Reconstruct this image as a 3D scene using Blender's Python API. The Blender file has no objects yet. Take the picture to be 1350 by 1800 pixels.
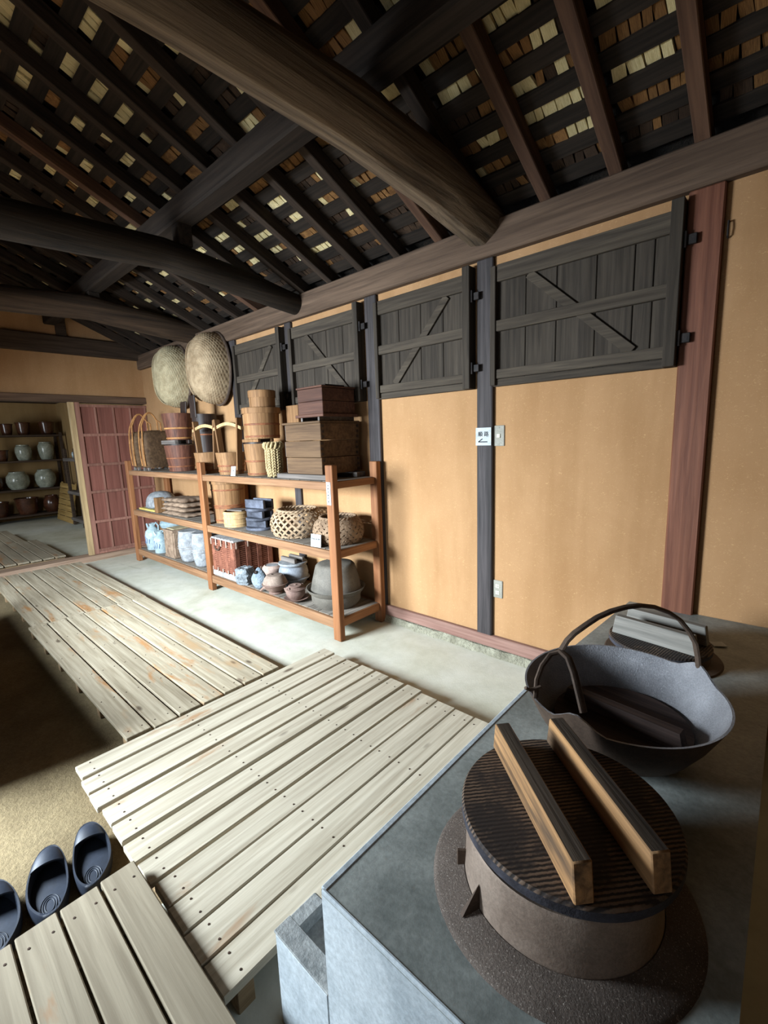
import bpy, bmesh, math, random
from mathutils import Vector, Matrix, Euler
R_ = random.Random(7)
SC = bpy.context.scene
COL = SC.collection
PI = math.pi

# ------------------------------------------------------------------ camera, light, exposure
cam_d = bpy.data.cameras.new('camera')
cam_d.sensor_fit = 'HORIZONTAL'; cam_d.sensor_width = 36.0; cam_d.lens = 36.0 * 794.6 / 1350.0
cam_d.clip_start = 0.02; cam_d.clip_end = 200
cam = bpy.data.objects.new('camera', cam_d); COL.objects.link(cam)
_R = Vector((-0.7443543, -0.66691148, -0.0341431)); _U = Vector((0.08319084, -0.14333895, 0.98617099)); _F = Vector((0.6625828, -0.73122023, -0.16217589))
cam.matrix_world = Matrix(((_R.x, _U.x, -_F.x, 0.0), (_R.y, _U.y, -_F.y, 0.0), (_R.z, _U.z, -_F.z, 1.5), (0, 0, 0, 1)))
SC.camera = cam
SC.view_settings.view_transform = 'Standard'; SC.view_settings.look = 'None'
SC.view_settings.gamma = 1.0; SC.view_settings.use_curve_mapping = False
SC.view_settings.exposure = -0.28
w = bpy.data.worlds.new('overcast_sky'); SC.world = w; w.use_nodes = True
w.node_tree.nodes['Background'].inputs[0].default_value = (0.80, 0.90, 1.0, 1)
w.node_tree.nodes['Background'].inputs[1].default_value = 1.0
def area(name, loc, direction, sx, sy, power, col, spread=PI):
    d = bpy.data.lights.new(name, 'AREA'); d.shape = 'RECTANGLE'; d.size = sx; d.size_y = sy
    d.energy = power; d.color = col; d.spread = spread
    o = bpy.data.objects.new(name, d); COL.objects.link(o); o.location = loc
    o.rotation_euler = Vector(direction).to_track_quat('-Z', 'Y').to_euler()
    return o
# daylight through the openings of the left wall and of the storeroom behind
area('window_daylight', (3.55, 1.44, 1.54), (-0.02, -1, -0.92), 1.45, 1.1, 860, (0.80, 0.91, 1.0), 2.6)
area('entrance_daylight', (0.85, 1.42, 1.15), (0.05, -1, -0.10), 1.1, 1.7, 5, (0.85, 0.94, 1.0))
area('storeroom_daylight', (9.6, 0.93, 1.35), (0.25, -1, -0.10), 1.0, 1.5, 60, (0.86, 0.94, 1.0))

# ------------------------------------------------------------------ helpers
def lin(r, g, b):
    f = lambda v: (v/255)/12.92 if v/255 <= 0.04045 else (((v/255)+0.055)/1.055)**2.4
    return (f(r), f(g), f(b), 1.0)
class NT:
    def __init__(s, name):
        s.m = bpy.data.materials.new(name); s.m.use_nodes = True; s.t = s.m.node_tree
        s.b = s.t.nodes['Principled BSDF']
        s.tc = s.t.nodes.new('ShaderNodeTexCoord'); s.oi = s.t.nodes.new('ShaderNodeObjectInfo')
        v = s.n('ShaderNodeVectorMath', operation='SCALE'); v.inputs[0].default_value = (37.1, 53.7, 71.3); s.l(s.oi.outputs['Random'], v.inputs['Scale'])
        a = s.n('ShaderNodeVectorMath', operation='ADD'); s.l(s.tc.outputs['Object'], a.inputs[0]); s.l(v.outputs[0], a.inputs[1])
        s.vec = a.outputs[0]
    def n(s, t, **k):
        x = s.t.nodes.new(t)
        for a, b in k.items(): setattr(x, a, b)
        return x
    def l(s, a, b): s.t.links.new(a, b)
    def noise(s, scale=(1, 1, 1), k=1.0, detail=6, rough=0.6, dist=0.0):
        mp = s.n('ShaderNodeMapping'); mp.inputs['Scale'].default_value = scale; s.l(s.vec, mp.inputs['Vector'])
        x = s.n('ShaderNodeTexNoise'); x.inputs['Scale'].default_value = k; x.inputs['Detail'].default_value = detail
        x.inputs['Roughness'].default_value = rough; x.inputs['Distortion'].default_value = dist
        s.l(mp.outputs[0], x.inputs['Vector']); return x.outputs['Fac']
    def voro(s, scale=(1, 1, 1), k=1.0, feature='F1', out='Distance'):
        mp = s.n('ShaderNodeMapping'); mp.inputs['Scale'].default_value = scale; s.l(s.vec, mp.inputs['Vector'])
        x = s.n('ShaderNodeTexVoronoi'); x.feature = feature; x.inputs['Scale'].default_value = k
        s.l(mp.outputs[0], x.inputs['Vector']); return x.outputs[out]
    def ramp(s, fac, stops):
        r = s.n('ShaderNodeValToRGB'); e = r.color_ramp.elements
        e[0].position, e[0].color = stops[0]; e[1].position, e[1].color = stops[-1]
        for p_, c_ in stops[1:-1]:
            q = e.new(p_); q.color = c_
        s.l(fac, r.inputs['Fac']); return r.outputs['Color']
    def mix(s, fac, a, b, mode='MIX'):
        m = s.n('ShaderNodeMix', data_type='RGBA', blend_type=mode)
        for v, i in ((fac, 0), (a, 6), (b, 7)):
            if hasattr(v, 'links') or hasattr(v, 'is_linked'): s.l(v, m.inputs[i])
            else: m.inputs[i].default_value = v
        return m.outputs[2]
    def vary(s, c, amt):
        h = s.n('ShaderNodeHueSaturation'); mr = s.n('ShaderNodeMapRange')
        mr.inputs['To Min'].default_value = 1-amt; mr.inputs['To Max'].default_value = 1+amt
        s.l(s.oi.outputs['Random'], mr.inputs['Value']); s.l(mr.outputs[0], h.inputs['Value']); s.l(c, h.inputs['Color'])
        return h.outputs['Color']
    def done(s, c, rough=0.8, bump=None, bs=0.3, bd=0.01, metal=0.0, spec=0.3, coat=0.0):
        if hasattr(c, 'is_linked'): s.l(c, s.b.inputs['Base Color'])
        else: s.b.inputs['Base Color'].default_value = c
        s.b.inputs['Roughness'].default_value = rough; s.b.inputs['Metallic'].default_value = metal
        s.b.inputs['Specular IOR Level'].default_value = spec; s.b.inputs['Coat Weight'].default_value = coat
        if bump is not None:
            b = s.n('ShaderNodeBump'); b.inputs['Strength'].default_value = bs; b.inputs['Distance'].default_value = bd
            s.l(bump, b.inputs['Height']); s.l(b.outputs[0], s.b.inputs['Normal'])
        return s.m
B0, W1 = (0, 0, 0, 1), (1, 1, 1, 1)
def wood(name, c1, c2, axis='x', g=1.0, rough=0.75, bs=0.35, bd=0.004, stain=None, stain_at=0.58, var=0.12, spec=0.25, stain2=None, knots=False, streak=0.75):
    s = NT(name); a = 'xyz'.index(axis)
    sc = [55*g]*3; sc[a] = 2.2*g
    n1 = s.noise(sc, 1.0, 7, 0.62, 0.35)
    sc2 = [14*g]*3; sc2[a] = 0.9*g
    n2 = s.noise(sc2, 1.0, 4, 0.5, 0.8)
    c = s.ramp(n1, [(0.34, lin(*c1)), (0.66, lin(*c2))])
    d = s.ramp(n2, [(0.30, (0.62, 0.60, 0.58, 1)), (0.62, W1)])
    c = s.mix(streak, c, d, 'MULTIPLY')
    for st, at_, kk in ((stain, stain_at, 3.2), (stain2, stain_at+0.03, 2.1)):
        if st:
            sc3 = [5.5]*3; sc3[a] = 1.5
            n3 = s.noise(sc3, kk/3.0, 5, 0.65, 0.3)
            f = s.ramp(n3, [(at_, B0), (at_+0.10, (0.85, 0.85, 0.85, 1))])
            c = s.mix(f, c, lin(*st))
    if knots:
        sk = [6.5]*3; sk[a] = 2.4
        kd = s.voro(sk, 1.0); c = s.mix(s.ramp(kd, [(0.055, (0.8, 0.8, 0.8, 1)), (0.11, B0)]), c, lin(70, 54, 40))
    c = s.vary(c, var)
    return s.done(c, rough, n1, bs, bd, spec=spec)
def mottled(name, c1, c2, k=6.0, k2=60.0, rough=0.9, bs=0.4, bd=0.01, var=0.0, spots=None, spec=0.25, metal=0.0, lo=0.35, hi=0.65):
    s = NT(name)
    n1 = s.noise((1, 1, 1), k, 6, 0.6, 0.2); n2 = s.noise((1, 1, 1), k2, 4, 0.7)
    c = s.ramp(n1, [(lo, lin(*c1)), (hi, lin(*c2))])
    g = s.ramp(n2, [(0.35, (0.72, 0.72, 0.72, 1)), (0.65, (1.12, 1.12, 1.12, 1))])
    c = s.mix(0.7, c, g, 'MULTIPLY')
    if spots:
        n3 = s.noise((1, 1, 1), k2*1.7, 3, 0.6)
        f = s.ramp(n3, [(0.60, B0), (0.70, W1)]); c = s.mix(f, c, lin(*spots))
    if var: c = s.vary(c, var)
    return s.done(c, rough, n2, bs, bd, metal=metal, spec=spec)

def finish(bm, name, mat, parent=None, loc=(0, 0, 0), rot=(0, 0, 0), ang=35):
    me = bpy.data.meshes.new(name); bmesh.ops.recalc_face_normals(bm, faces=bm.faces); bm.to_mesh(me); bm.free()
    for p_ in me.polygons: p_.use_smooth = True
    me.set_sharp_from_angle(angle=math.radians(ang))
    if isinstance(mat, (list, tuple)):
        for m in mat: me.materials.append(m)
    else: me.materials.append(mat)
    o = bpy.data.objects.new(name, me); COL.objects.link(o)
    o.location = loc; o.rotation_euler = rot
    if parent: o.parent = parent
    return o
def share(src, name, parent, loc, rot=(0, 0, 0), scale=(1, 1, 1), mat=None):
    o = src.copy(); o.name = name; COL.objects.link(o); o.parent = parent; o.location = loc; o.rotation_euler = rot; o.scale = scale
    return o
def root(name, label, cat, loc=(0, 0, 0), rz=0.0, group=None, kind=None):
    o = bpy.data.objects.new(name, None); COL.objects.link(o); o.empty_display_size = 0.05
    o.location = loc; o.rotation_euler = (0, 0, rz)
    return tag(o, label, cat, group, kind)
def tag(o, label=None, cat=None, group=None, kind=None):
    if label: o['label'] = label
    if cat: o['category'] = cat
    if group: o['group'] = group
    if kind: o['kind'] = kind
    return o
def NB(): return bmesh.new()
def xf(bm, verts, mtx):
    for v in verts: v.co = mtx @ v.co
def box(bm, c, s, rot=None, bev=0.0, mi=0):
    t = bmesh.new(); bmesh.ops.create_cube(t, size=1.0)
    for v in t.verts: v.co = Vector((v.co.x*s[0], v.co.y*s[1], v.co.z*s[2]))
    if bev > 0: bmesh.ops.bevel(t, geom=t.edges[:], offset=min(bev, min(s)*0.45), segments=1, affect='EDGES')
    m = Matrix.Translation(c)
    if rot: m = m @ Euler(rot).to_matrix().to_4x4()
    vs = [bm.verts.new(m @ v.co) for v in t.verts]
    for f in t.faces:
        try: bm.faces.new([vs[v.index] for v in f.verts]).material_index = mi
        except ValueError: pass
    t.free()
def bx(bm, x0, x1, y0, y1, z0, z1, bev=0.0, mi=0):
    box(bm, ((x0+x1)/2, (y0+y1)/2, (z0+z1)/2), (abs(x1-x0), abs(y1-y0), abs(z1-z0)), None, bev, mi)
def bar(bm, a, b, wd, th, up=(0, 1, 0), bev=0.0):
    """rectangular bar from a to b; th measured along 'up'"""
    a, b = Vector(a), Vector(b); d = b-a; x = d.normalized(); z = Vector(up); z = (z-x*z.dot(x)).normalized(); y = z.cross(x)
    m = Matrix(((x.x, y.x, z.x), (x.y, y.y, z.y), (x.z, y.z, z.z)))
    box(bm, (a+b)/2, (d.length, wd, th), m.to_euler(), bev)
def lathe(bm, prof, n=36, ox=0, oy=0, oz=0, ex=1.0, ey=1.0, a0=0.0, a1=2*PI, fn=None, mi=0):
    full = abs(a1-a0-2*PI) < 1e-6; rings = []
    for r, z in prof:
        if r < 1e-5: rings.append([bm.verts.new((ox, oy, oz+z))]); continue
        rg = []
        for i in range(n if full else n+1):
            a = a0+(a1-a0)*i/n; rr = r if fn is None else fn(r, z, a)
            rg.append(bm.verts.new((ox+rr*math.cos(a)*ex, oy+rr*math.sin(a)*ey, oz+z)))
        rings.append(rg)
    for p_, q in zip(rings, rings[1:]):
        m = n if full else n
        for i in range(m):
            j = (i+1) % n if full else i+1
            try:
                if len(p_) == 1 and len(q) > 1: f = bm.faces.new((p_[0], q[i], q[j]))
                elif len(q) == 1 and len(p_) > 1: f = bm.faces.new((p_[i], q[0], p_[j]))
                elif len(p_) > 1: f = bm.faces.new((p_[i], q[i], q[j], p_[j]))
                else: continue
                f.material_index = mi
            except ValueError: pass
def tube(bm, pts, r, n=6, closed=False, flat=None, cap=True, mi=0):
    P = [Vector(q) for q in pts]; k = len(P); rings = []
    rr = r if isinstance(r, (list, tuple)) else [r]*k
    t0 = (P[1]-P[0]).normalized(); up = Vector((0, 0, 1)) if abs(t0.z) < 0.9 else Vector((1, 0, 0))
    nrm = (up - t0*up.dot(t0)).normalized()
    for i in range(k):
        if closed: t = (P[(i+1) % k]-P[i-1]).normalized()
        else: t = (P[min(i+1, k-1)]-P[max(i-1, 0)]).normalized()
        nrm = (nrm - t*nrm.dot(t))
        nrm = nrm.normalized() if nrm.length > 1e-6 else t.orthogonal().normalized()
        bn = t.cross(nrm)
        fl = flat or 1.0
        rings.append([bm.verts.new(P[i] + nrm*math.cos(2*PI*j/n)*rr[i] + bn*math.sin(2*PI*j/n)*rr[i]*fl) for j in range(n)])
    for i in range(k if closed else k-1):
        a, b = rings[i], rings[(i+1) % k]
        for j in range(n):
            f = bm.faces.new((a[j], a[(j+1) % n], b[(j+1) % n], b[j])); f.material_index = mi
    if cap and not closed:
        bm.faces.new(rings[0][::-1]).material_index = mi; bm.faces.new(rings[-1]).material_index = mi
def ribbon(bm, pts, nrms, wd, th):
    """flat strip swept along pts, with its face along nrms"""
    P = [Vector(q) for q in pts]; rings = []
    for i, q in enumerate(P):
        t = (P[min(i+1, len(P)-1)]-P[max(i-1, 0)]).normalized(); nn = Vector(nrms[i]).normalized(); s = t.cross(nn).normalized()
        rings.append([bm.verts.new(q + s*a*wd/2 + nn*b*th/2) for a, b in ((-1, -1), (1, -1), (1, 1), (-1, 1))])
    for a, b in zip(rings, rings[1:]):
        for j in range(4): bm.faces.new((a[j], a[(j+1) % 4], b[(j+1) % 4], b[j]))
    bm.faces.new(rings[0][::-1]); bm.faces.new(rings[-1])
def log_mesh(bm, pts, rad, n=20, lump=0.03, facet=0.0, seed=1):
    rg = random.Random(seed); ph = [rg.uniform(0, 6.28) for _ in range(6)]
    k = len(pts); m = 44; rings = []
    for i in range(m+1):
        u = i/m*(k-1); j = min(int(u), k-2); f = u-j; f = f*f*(3-2*f)*0.35 + f*0.65
        c = Vector(pts[j]).lerp(Vector(pts[j+1]), f); r = rad[j]*(1-f)+rad[j+1]*f
        ring = []
        for q in range(n):
            a = 2*PI*q/n
            e = 1 + lump*(math.sin(2*a+ph[0]+i*0.11)+0.6*math.sin(3*a+ph[1]-i*0.17)+0.5*math.sin(i*0.55+ph[2]+a))
            if facet:
                am = (a+0.2) % (PI/4); e *= (1-facet) + facet*math.cos(PI/8)/math.cos(am-PI/8)*0.98
            ring.append(bm.verts.new(c + Vector((math.cos(a)*r*e, 0, math.sin(a)*r*e))))
        rings.append(ring)
    for a, b in zip(rings, rings[1:]):
        for q in range(n): bm.faces.new((a[q], a[(q+1) % n], b[(q+1) % n], b[q]))
    bm.faces.new(rings[0][::-1]); bm.faces.new(rings[-1])

# ------------------------------------------------------------------ materials
def mk_plaster(name, c1, c2):
    s = NT(name)
    n1 = s.noise((1, 1, 0.7), 1.6, 6, 0.65, 0.3); n2 = s.noise((1, 1, 1), 150, 3, 0.7); n3 = s.noise((60, 60, 110), 1.0, 3, 0.6, 1.6)
    c = s.ramp(n1, [(0.3, lin(*c1)), (0.7, lin(*c2))])
    f = s.ramp(n3, [(0.60, B0), (0.70, (0.5, 0.5, 0.5, 1))]); c = s.mix(f, c, lin(200, 164, 116)); n5 = s.noise((7, 7, 0.8), 1.0, 5, 0.6, 0.3); c = s.mix(0.8, c, s.ramp(n5, [(0.32, (0.86, 0.84, 0.80, 1)), (0.58, W1)]), 'MULTIPLY')
    f2 = s.ramp(n3, [(0.26, (0.5, 0.5, 0.5, 1)), (0.33, B0)]); c = s.mix(f2, c, lin(140, 104, 66))
    return s.done(c, 0.95, n2, 0.25, 0.004, spec=0.1)
M = {}
M['plaster'] = mk_plaster('ochre_plaster', (156, 119, 83), (170, 133, 96))
M['plaster_dim'] = mk_plaster('brown_plaster', (158, 128, 86), (172, 142, 98))
def mk_conc():
    s = NT('pale_concrete_floor')
    n1 = s.noise((1, 1, 1), 1.1, 7, 0.65, 0.5); n2 = s.noise((1, 1, 1), 90, 4, 0.7); n3 = s.noise((0.5, 2.2, 1), 1.7, 6, 0.6, 0.4); n4 = s.noise((1, 1, 1), 9, 6, 0.7)
    c = s.ramp(n1, [(0.3, lin(172, 170, 148)), (0.5, lin(194, 193, 177)), (0.72, lin(206, 206, 195))])
    f = s.ramp(n3, [(0.66, B0), (0.74, (0.45, 0.45, 0.45, 1))]); c = s.mix(f, c, lin(96, 96, 84))
    g = s.ramp(n4, [(0.3, (0.82, 0.82, 0.80, 1)), (0.6, W1)]); c = s.mix(0.8, c, g, 'MULTIPLY')
    return s.done(c, 0.7, n2, 0.25, 0.004, spec=0.35)
M['concrete'] = mk_conc()
M['earth'] = mottled('packed_earth', (100, 86, 62), (126, 111, 83), 2.2, 60, 0.95, 0.6, 0.012)
M['rough_stone'] = mottled('rough_footing', (128, 124, 106), (170, 166, 146), 9, 50, 0.95, 0.9, 0.03)
M['redpost'] = wood('red_stained_post', (94, 55, 40), (126, 81, 61), 'z', 0.7, 0.6)
M['darkpost'] = wood('charcoal_post', (44, 40, 40), (74, 68, 68), 'z', 0.9, 0.7)
M['plate'] = wood('brown_wall_plate', (78, 62, 50), (108, 88, 72), 'x', 0.8, 0.8, var=0)
M['baseboard'] = wood('faded_red_baseboard', (118, 86, 76), (146, 114, 102), 'x', 0.8, 0.7)
M['backbeam'] = wood('dark_back_beam', (46, 36, 30), (72, 58, 46), 'y', 0.8, 0.8)
M['lintel'] = wood('brown_lintel', (84, 64, 50), (112, 88, 70), 'y', 0.8, 0.8)
M['shutter_v'] = wood('shutter_board', (47, 41, 35), (70, 62, 53), 'z', 0.9, 0.85, var=0.12)
M['shutter_h'] = wood('shutter_rail', (54, 47, 40), (80, 71, 60), 'x', 0.9, 0.85, var=0.08)
M['iron'] = mottled('black_iron', (26, 24, 24), (52, 46, 44), 12, 120, 0.6, 0.3, 0.004, metal=0.3)
M['doorpanel'] = wood('red_door_panel', (112, 68, 58), (134, 86, 74), 'z', 0.6, 0.7, var=0.10)
M['doorbar'] = wood('red_door_bar', (126, 86, 74), (152, 110, 95), 'z', 0.8, 0.65)
M['doorstile'] = wood('lit_door_stile', (150, 126, 92), (190, 164, 122), 'z', 0.8, 0.7)  # paler than the other stile: light on the door edge, put into its colour
M['sill'] = wood('worn_sill', (132, 106, 88), (178, 152, 130), 'y', 0.8, 0.6)
M['rack_z'] = wood('cedar_post', (116, 72, 42), (148, 100, 64), 'z', 0.7, 0.65, var=0.05)
M['rack_x'] = wood('cedar_rail', (116, 83, 57), (150, 113, 82), 'x', 0.7, 0.65, var=0.05)
M['rack_y'] = wood('cedar_end_rail', (124, 82, 52), (156, 108, 70), 'y', 0.7, 0.65, var=0.05)
M['rack_deck'] = wood('grey_shelf_slat', (104, 98, 90), (142, 134, 124), 'y', 0.8, 0.7, var=0.12)
M['boardA'] = wood('pale_duckboard', (140, 128, 106), (182, 171, 149), 'x', 0.75, 0.75, stain=(158, 112, 66), stain_at=0.57, stain2=(160, 132, 98), var=0.10, knots=True, streak=0.35)
M['boardB'] = wood('weathered_duckboard', (156, 146, 127), (190, 181, 162), 'y', 0.75, 0.75, stain=(146, 110, 76), stain_at=0.62, var=0.07, knots=True, streak=0.3)
M['boardC'] = wood('step_duckboard', (128, 117, 98), (160, 149, 128), 'x', 0.55, 0.75, stain=(150, 108, 70), stain_at=0.60, var=0.06, knots=True, streak=0.35)
M['joist'] = wood('duckboard_joist', (120, 98, 72), (160, 136, 104), 'y', 0.8, 0.8)
M['nail'] = mottled('rust_nail', (40, 28, 20), (70, 50, 38), 30, 100, 0.7, 0.1)
M['log'] = wood('brown_log', (72, 61, 50), (126, 108, 88), 'y', 0.45, 0.9, 1.0, 0.02)
M['logdark'] = wood('sooty_log', (24, 20, 17), (52, 43, 34), 'y', 0.45, 0.75, 0.8, 0.012)
M['logmid'] = wood('smoked_log', (48, 38, 30), (84, 66, 50), 'y', 0.45, 0.85, 0.8, 0.012)
M['purlin'] = wood('sooty_purlin', (32, 26, 22), (56, 47, 40), 'x', 0.6, 0.8, 0.4)
M['rafter'] = wood('dark_rafter', (36, 29, 24), (62, 50, 41), 'y', 0.8, 0.85, var=0.18)
M['rafter_red'] = wood('red_rafter', (72, 51, 40), (100, 74, 58), 'y', 0.8, 0.8)
M['batten'] = wood('roof_batten', (29, 24, 20), (50, 42, 35), 'x', 0.8, 0.9, var=0.15)
M['deck'] = mottled('roof_soil', (20, 17, 14), (42, 34, 26), 8, 60, 1.0, 0.8, 0.02)
M['sh_pale'] = mottled('pale_shingle', (206, 186, 132), (236, 220, 172), 20, 90, 0.95, 0.5, var=0.14)
M['sh_brown'] = mottled('brown_shingle', (104, 72, 42), (150, 110, 66), 20, 90, 0.95, 0.5, var=0.2)
M['sh_dark'] = mottled('dark_shingle', (44, 34, 26), (74, 56, 42), 20, 90, 0.95, 0.5, var=0.2)
M['stove_top'] = mottled('dark_mortar', (112, 118, 115), (150, 155, 151), 5, 80, 0.5, 0.15, 0.004, spec=0.4)
M['stove_side'] = mottled('pale_blue_mortar', (160, 170, 176), (194, 203, 208), 4, 70, 0.7, 0.2, 0.004)
M['stove_lip'] = mottled('worn_mortar_lip', (118, 122, 122), (170, 172, 170), 14, 90, 0.8, 0.5, 0.006)
M['flange'] = mottled('granular_iron', (76, 67, 61), (106, 95, 87), 5, 230, 0.75, 0.6, 0.004, spots=(168, 158, 148), metal=0.2)
M['rust'] = mottled('brown_rust_iron', (122, 106, 94), (154, 138, 124), 6, 140, 0.65, 0.3, 0.003, metal=0.25)
M['rustd'] = mottled('dark_rust_iron', (62, 50, 42), (96, 80, 68), 6, 140, 0.7, 0.3, 0.003, metal=0.25)
M['pan'] = mottled('pitted_grey_iron', (112, 112, 116), (154, 154, 158), 4, 210, 0.55, 0.8, 0.005, spots=(170, 170, 172), metal=0.1)
def mk_lid(name, c1, c2, axis, fq=62.0):
    s = NT(name); a = 'xyz'.index(axis); sc = [0.0]*3
    mp = s.n('ShaderNodeMapping'); s.l(s.tc.outputs['Object'], mp.inputs['Vector'])
    wv = s.n('ShaderNodeTexWave'); wv.bands_direction = axis.upper(); wv.inputs['Scale'].default_value = fq/6.28*1.9; wv.inputs['Distortion'].default_value = 1.6; wv.inputs['Detail'].default_value = 3
    wv.inputs['Detail Scale'].default_value = 3.0; s.l(mp.outputs[0], wv.inputs['Vector'])
    n = s.noise((1, 1, 1), 9, 6, 0.65); n2 = s.noise((1, 1, 1), 70, 4, 0.7)
    c = s.ramp(wv.outputs['Fac'], [(0.25, lin(34, 28, 25)), (0.75, lin(*c2))])
    f = s.ramp(n, [(0.44, B0), (0.56, (0.92, 0.92, 0.92, 1))]); c = s.mix(f, c, lin(*c1))
    return s.done(c, 0.75, wv.outputs['Fac'], 0.28, 0.003, spec=0.3)
M['potlid'] = mk_lid('charred_lid_wood', (48, 42, 40), (112, 92, 76), 'x', 110)
M['lidedge'] = mottled('sooty_lid_edge', (34, 32, 36), (66, 66, 74), 10, 90, 0.7, 0.5, 0.004)
M['handle'] = wood('worn_handle', (96, 74, 54), (186, 142, 96), 'x', 0.8, 0.7, 0.5, stain=(74, 62, 52), stain_at=0.56)
M['handle_top'] = wood('dark_handle_top', (44, 38, 34), (98, 86, 74), 'x', 0.9, 0.75, 0.7)  # top faces of the bar handles, darker than their sides
M['handle_grey'] = wood('grey_handle', (120, 118, 112), (164, 160, 152), 'x', 0.8, 0.75)
M['droplid'] = wood('dark_drop_lid', (46, 36, 34), (84, 68, 62), 'x', 0.7, 0.8)
M['white'] = mottled('white_card', (166, 172, 172), (178, 184, 184), 3, 40, 0.6, 0.0)
M['ink'] = mottled('dark_ink', (36, 36, 40), (48, 48, 52), 3, 40, 0.8, 0.0)
M['metal_plate'] = mottled('brushed_plate', (132, 128, 116), (152, 148, 136), 4, 120, 0.6, 0.1, 0.001)
M['cream_plastic'] = mottled('cream_plastic', (190, 184, 164), (202, 196, 178), 4, 80, 0.4, 0.0)
M['navy'] = mottled('navy_rubber', (24, 30, 41), (38, 46, 60), 5, 90, 0.55, 0.1, 0.002, spec=0.4)
M['wicker'] = mottled('dry_bamboo', (140, 119, 92), (174, 152, 122), 14, 120, 0.75, 0.4, 0.004)
M['wicker_grey'] = mottled('greyed_bamboo', (150, 136, 106), (184, 170, 138), 14, 120, 0.75, 0.4, 0.004)
M['wicker_brown'] = mottled('brown_straw', (112, 92, 76), (150, 128, 108), 16, 120, 0.85, 0.6, 0.006, var=0.1)
M['wicker_white'] = mottled('bleached_wicker', (112, 115, 118), (152, 154, 156), 18, 120, 0.8, 0.5, 0.005)
M['wicker_tan'] = mottled('tan_split_bamboo', (138, 114, 90), (174, 150, 122), 16, 120, 0.85, 0.6, 0.006, var=0.1)
M['wicker_dark'] = mottled('brown_split_bamboo', (112, 90, 70), (146, 122, 98), 16, 120, 0.85, 0.6, 0.006)
M['straw'] = mottled('rice_straw', (148, 128, 92), (180, 160, 120), 20, 130, 0.85, 0.5, 0.004)
M['redwicker'] = mottled('red_wicker', (98, 57, 43), (132, 83, 64), 12, 110, 0.7, 0.5, 0.005)
M['redwicker_w'] = mottled('whitish_wicker', (140, 116, 102), (168, 146, 132), 12, 110, 0.7, 0.5, 0.005)
M['dustgrey'] = mottled('dusty_grey_wicker', (126, 124, 124), (168, 164, 160), 14, 110, 0.9, 0.5, 0.005)
M['tub'] = wood('tub_stave', (112, 80, 50), (148, 111, 75), 'z', 1.0, 0.7, var=0.08)
M['tubpale'] = wood('pale_bentwood', (164, 132, 90), (192, 162, 118), 'z', 1.0, 0.7, var=0.05)
M['tubred'] = wood('dark_red_stave', (74, 44, 34), (110, 70, 54), 'z', 1.0, 0.6, var=0.08)
M['tubblack'] = wood('black_bucket_wood', (30, 22, 20), (56, 42, 36), 'z', 1.0, 0.5)
M['hoop'] = mottled('bamboo_hoop', (150, 100, 58), (190, 140, 88), 20, 120, 0.6, 0.3, 0.003)
M['hoopd'] = mottled('dark_hoop', (104, 62, 40), (140, 88, 58), 20, 120, 0.6, 0.3, 0.003)
M['chest'] = wood('chest_board', (70, 51, 35), (100, 77, 54), 'x', 0.7, 0.75, var=0.12)
M['chestd'] = wood('red_brown_chest', (62, 39, 31), (92, 62, 49), 'x', 0.7, 0.7, var=0.08)
M['greyboard'] = wood('grey_tray', (84, 78, 74), (124, 116, 110), 'x', 0.7, 0.8, var=0.1)
M['lidblack'] = mottled('blue_black_lid', (44, 46, 54), (92, 96, 108), 7, 60, 0.7, 0.3, 0.004, var=0.15)
M['celadon'] = mottled('celadon_glaze', (128, 148, 155), (164, 180, 184), 6, 40, 0.25, 0.1, 0.003, spec=0.5)
M['blue'] = mottled('cobalt_mark', (60, 84, 130), (90, 116, 160), 6, 40, 0.3, 0.0)
M['stone'] = mottled('grey_stone', (104, 110, 114), (150, 156, 160), 14, 60, 0.95, 1.0, 0.02)
M['stoneblue'] = mottled('blue_grey_stone', (104, 116, 126), (150, 162, 172), 14, 50, 0.95, 1.0, 0.02)
M['clay'] = mottled('pale_clay', (140, 114, 102), (174, 152, 140), 5, 60, 0.7, 0.3, 0.004)
M['ironclay'] = mottled('brown_iron_ware', (110, 92, 82), (150, 132, 118), 8, 90, 0.75, 0.4, 0.004)
M['ironkettle'] = mottled('dusty_brown_iron', (104, 82, 74), (140, 116, 104), 8, 90, 0.7, 0.4, 0.004)
M['greyiron'] = mottled('dusty_grey_iron', (80, 76, 69), (112, 106, 97), 5, 120, 0.7, 0.4, 0.004)
M['bluepot'] = mottled('blue_grey_pot', (100, 105, 112), (142, 146, 152), 5, 60, 0.7, 0.3, 0.004)
M['jar_brown'] = mottled('brown_glaze', (58, 34, 24), (92, 56, 38), 5, 40, 0.22, 0.05, 0.002, spec=0.6)
M['jar_pale'] = mottled('ash_glaze', (128, 132, 118), (176, 180, 164), 7, 40, 0.2, 0.05, 0.002, spec=0.6, spots=(96, 104, 90))
M['slatpanel'] = wood('tan_slat_panel', (150, 120, 66), (186, 154, 96), 'x', 0.7, 0.8, var=0.06)
M['shelfdark'] = wood('storeroom_shelf', (58, 46, 38), (88, 72, 58), 'y', 0.7, 0.8, var=0.08)
M['yellow'] = mottled('yellow_straw_mat', (190, 166, 84), (214, 192, 116), 20, 90, 0.9, 0.4)

# ------------------------------------------------------------------ the setting
YW = -2.67          # plaster face of the right wall
XB = 6.95           # plaster face of the back wall
def slab(name, x0, x1, y0, y1, z0, z1, mat, parent=None, bev=0.0, kind='structure'):
    b = NB(); bx(b, x0, x1, y0, y1, z0, z1, bev); o = finish(b, name, mat, parent)
    if kind and not parent: o['kind'] = kind
    return o
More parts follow.
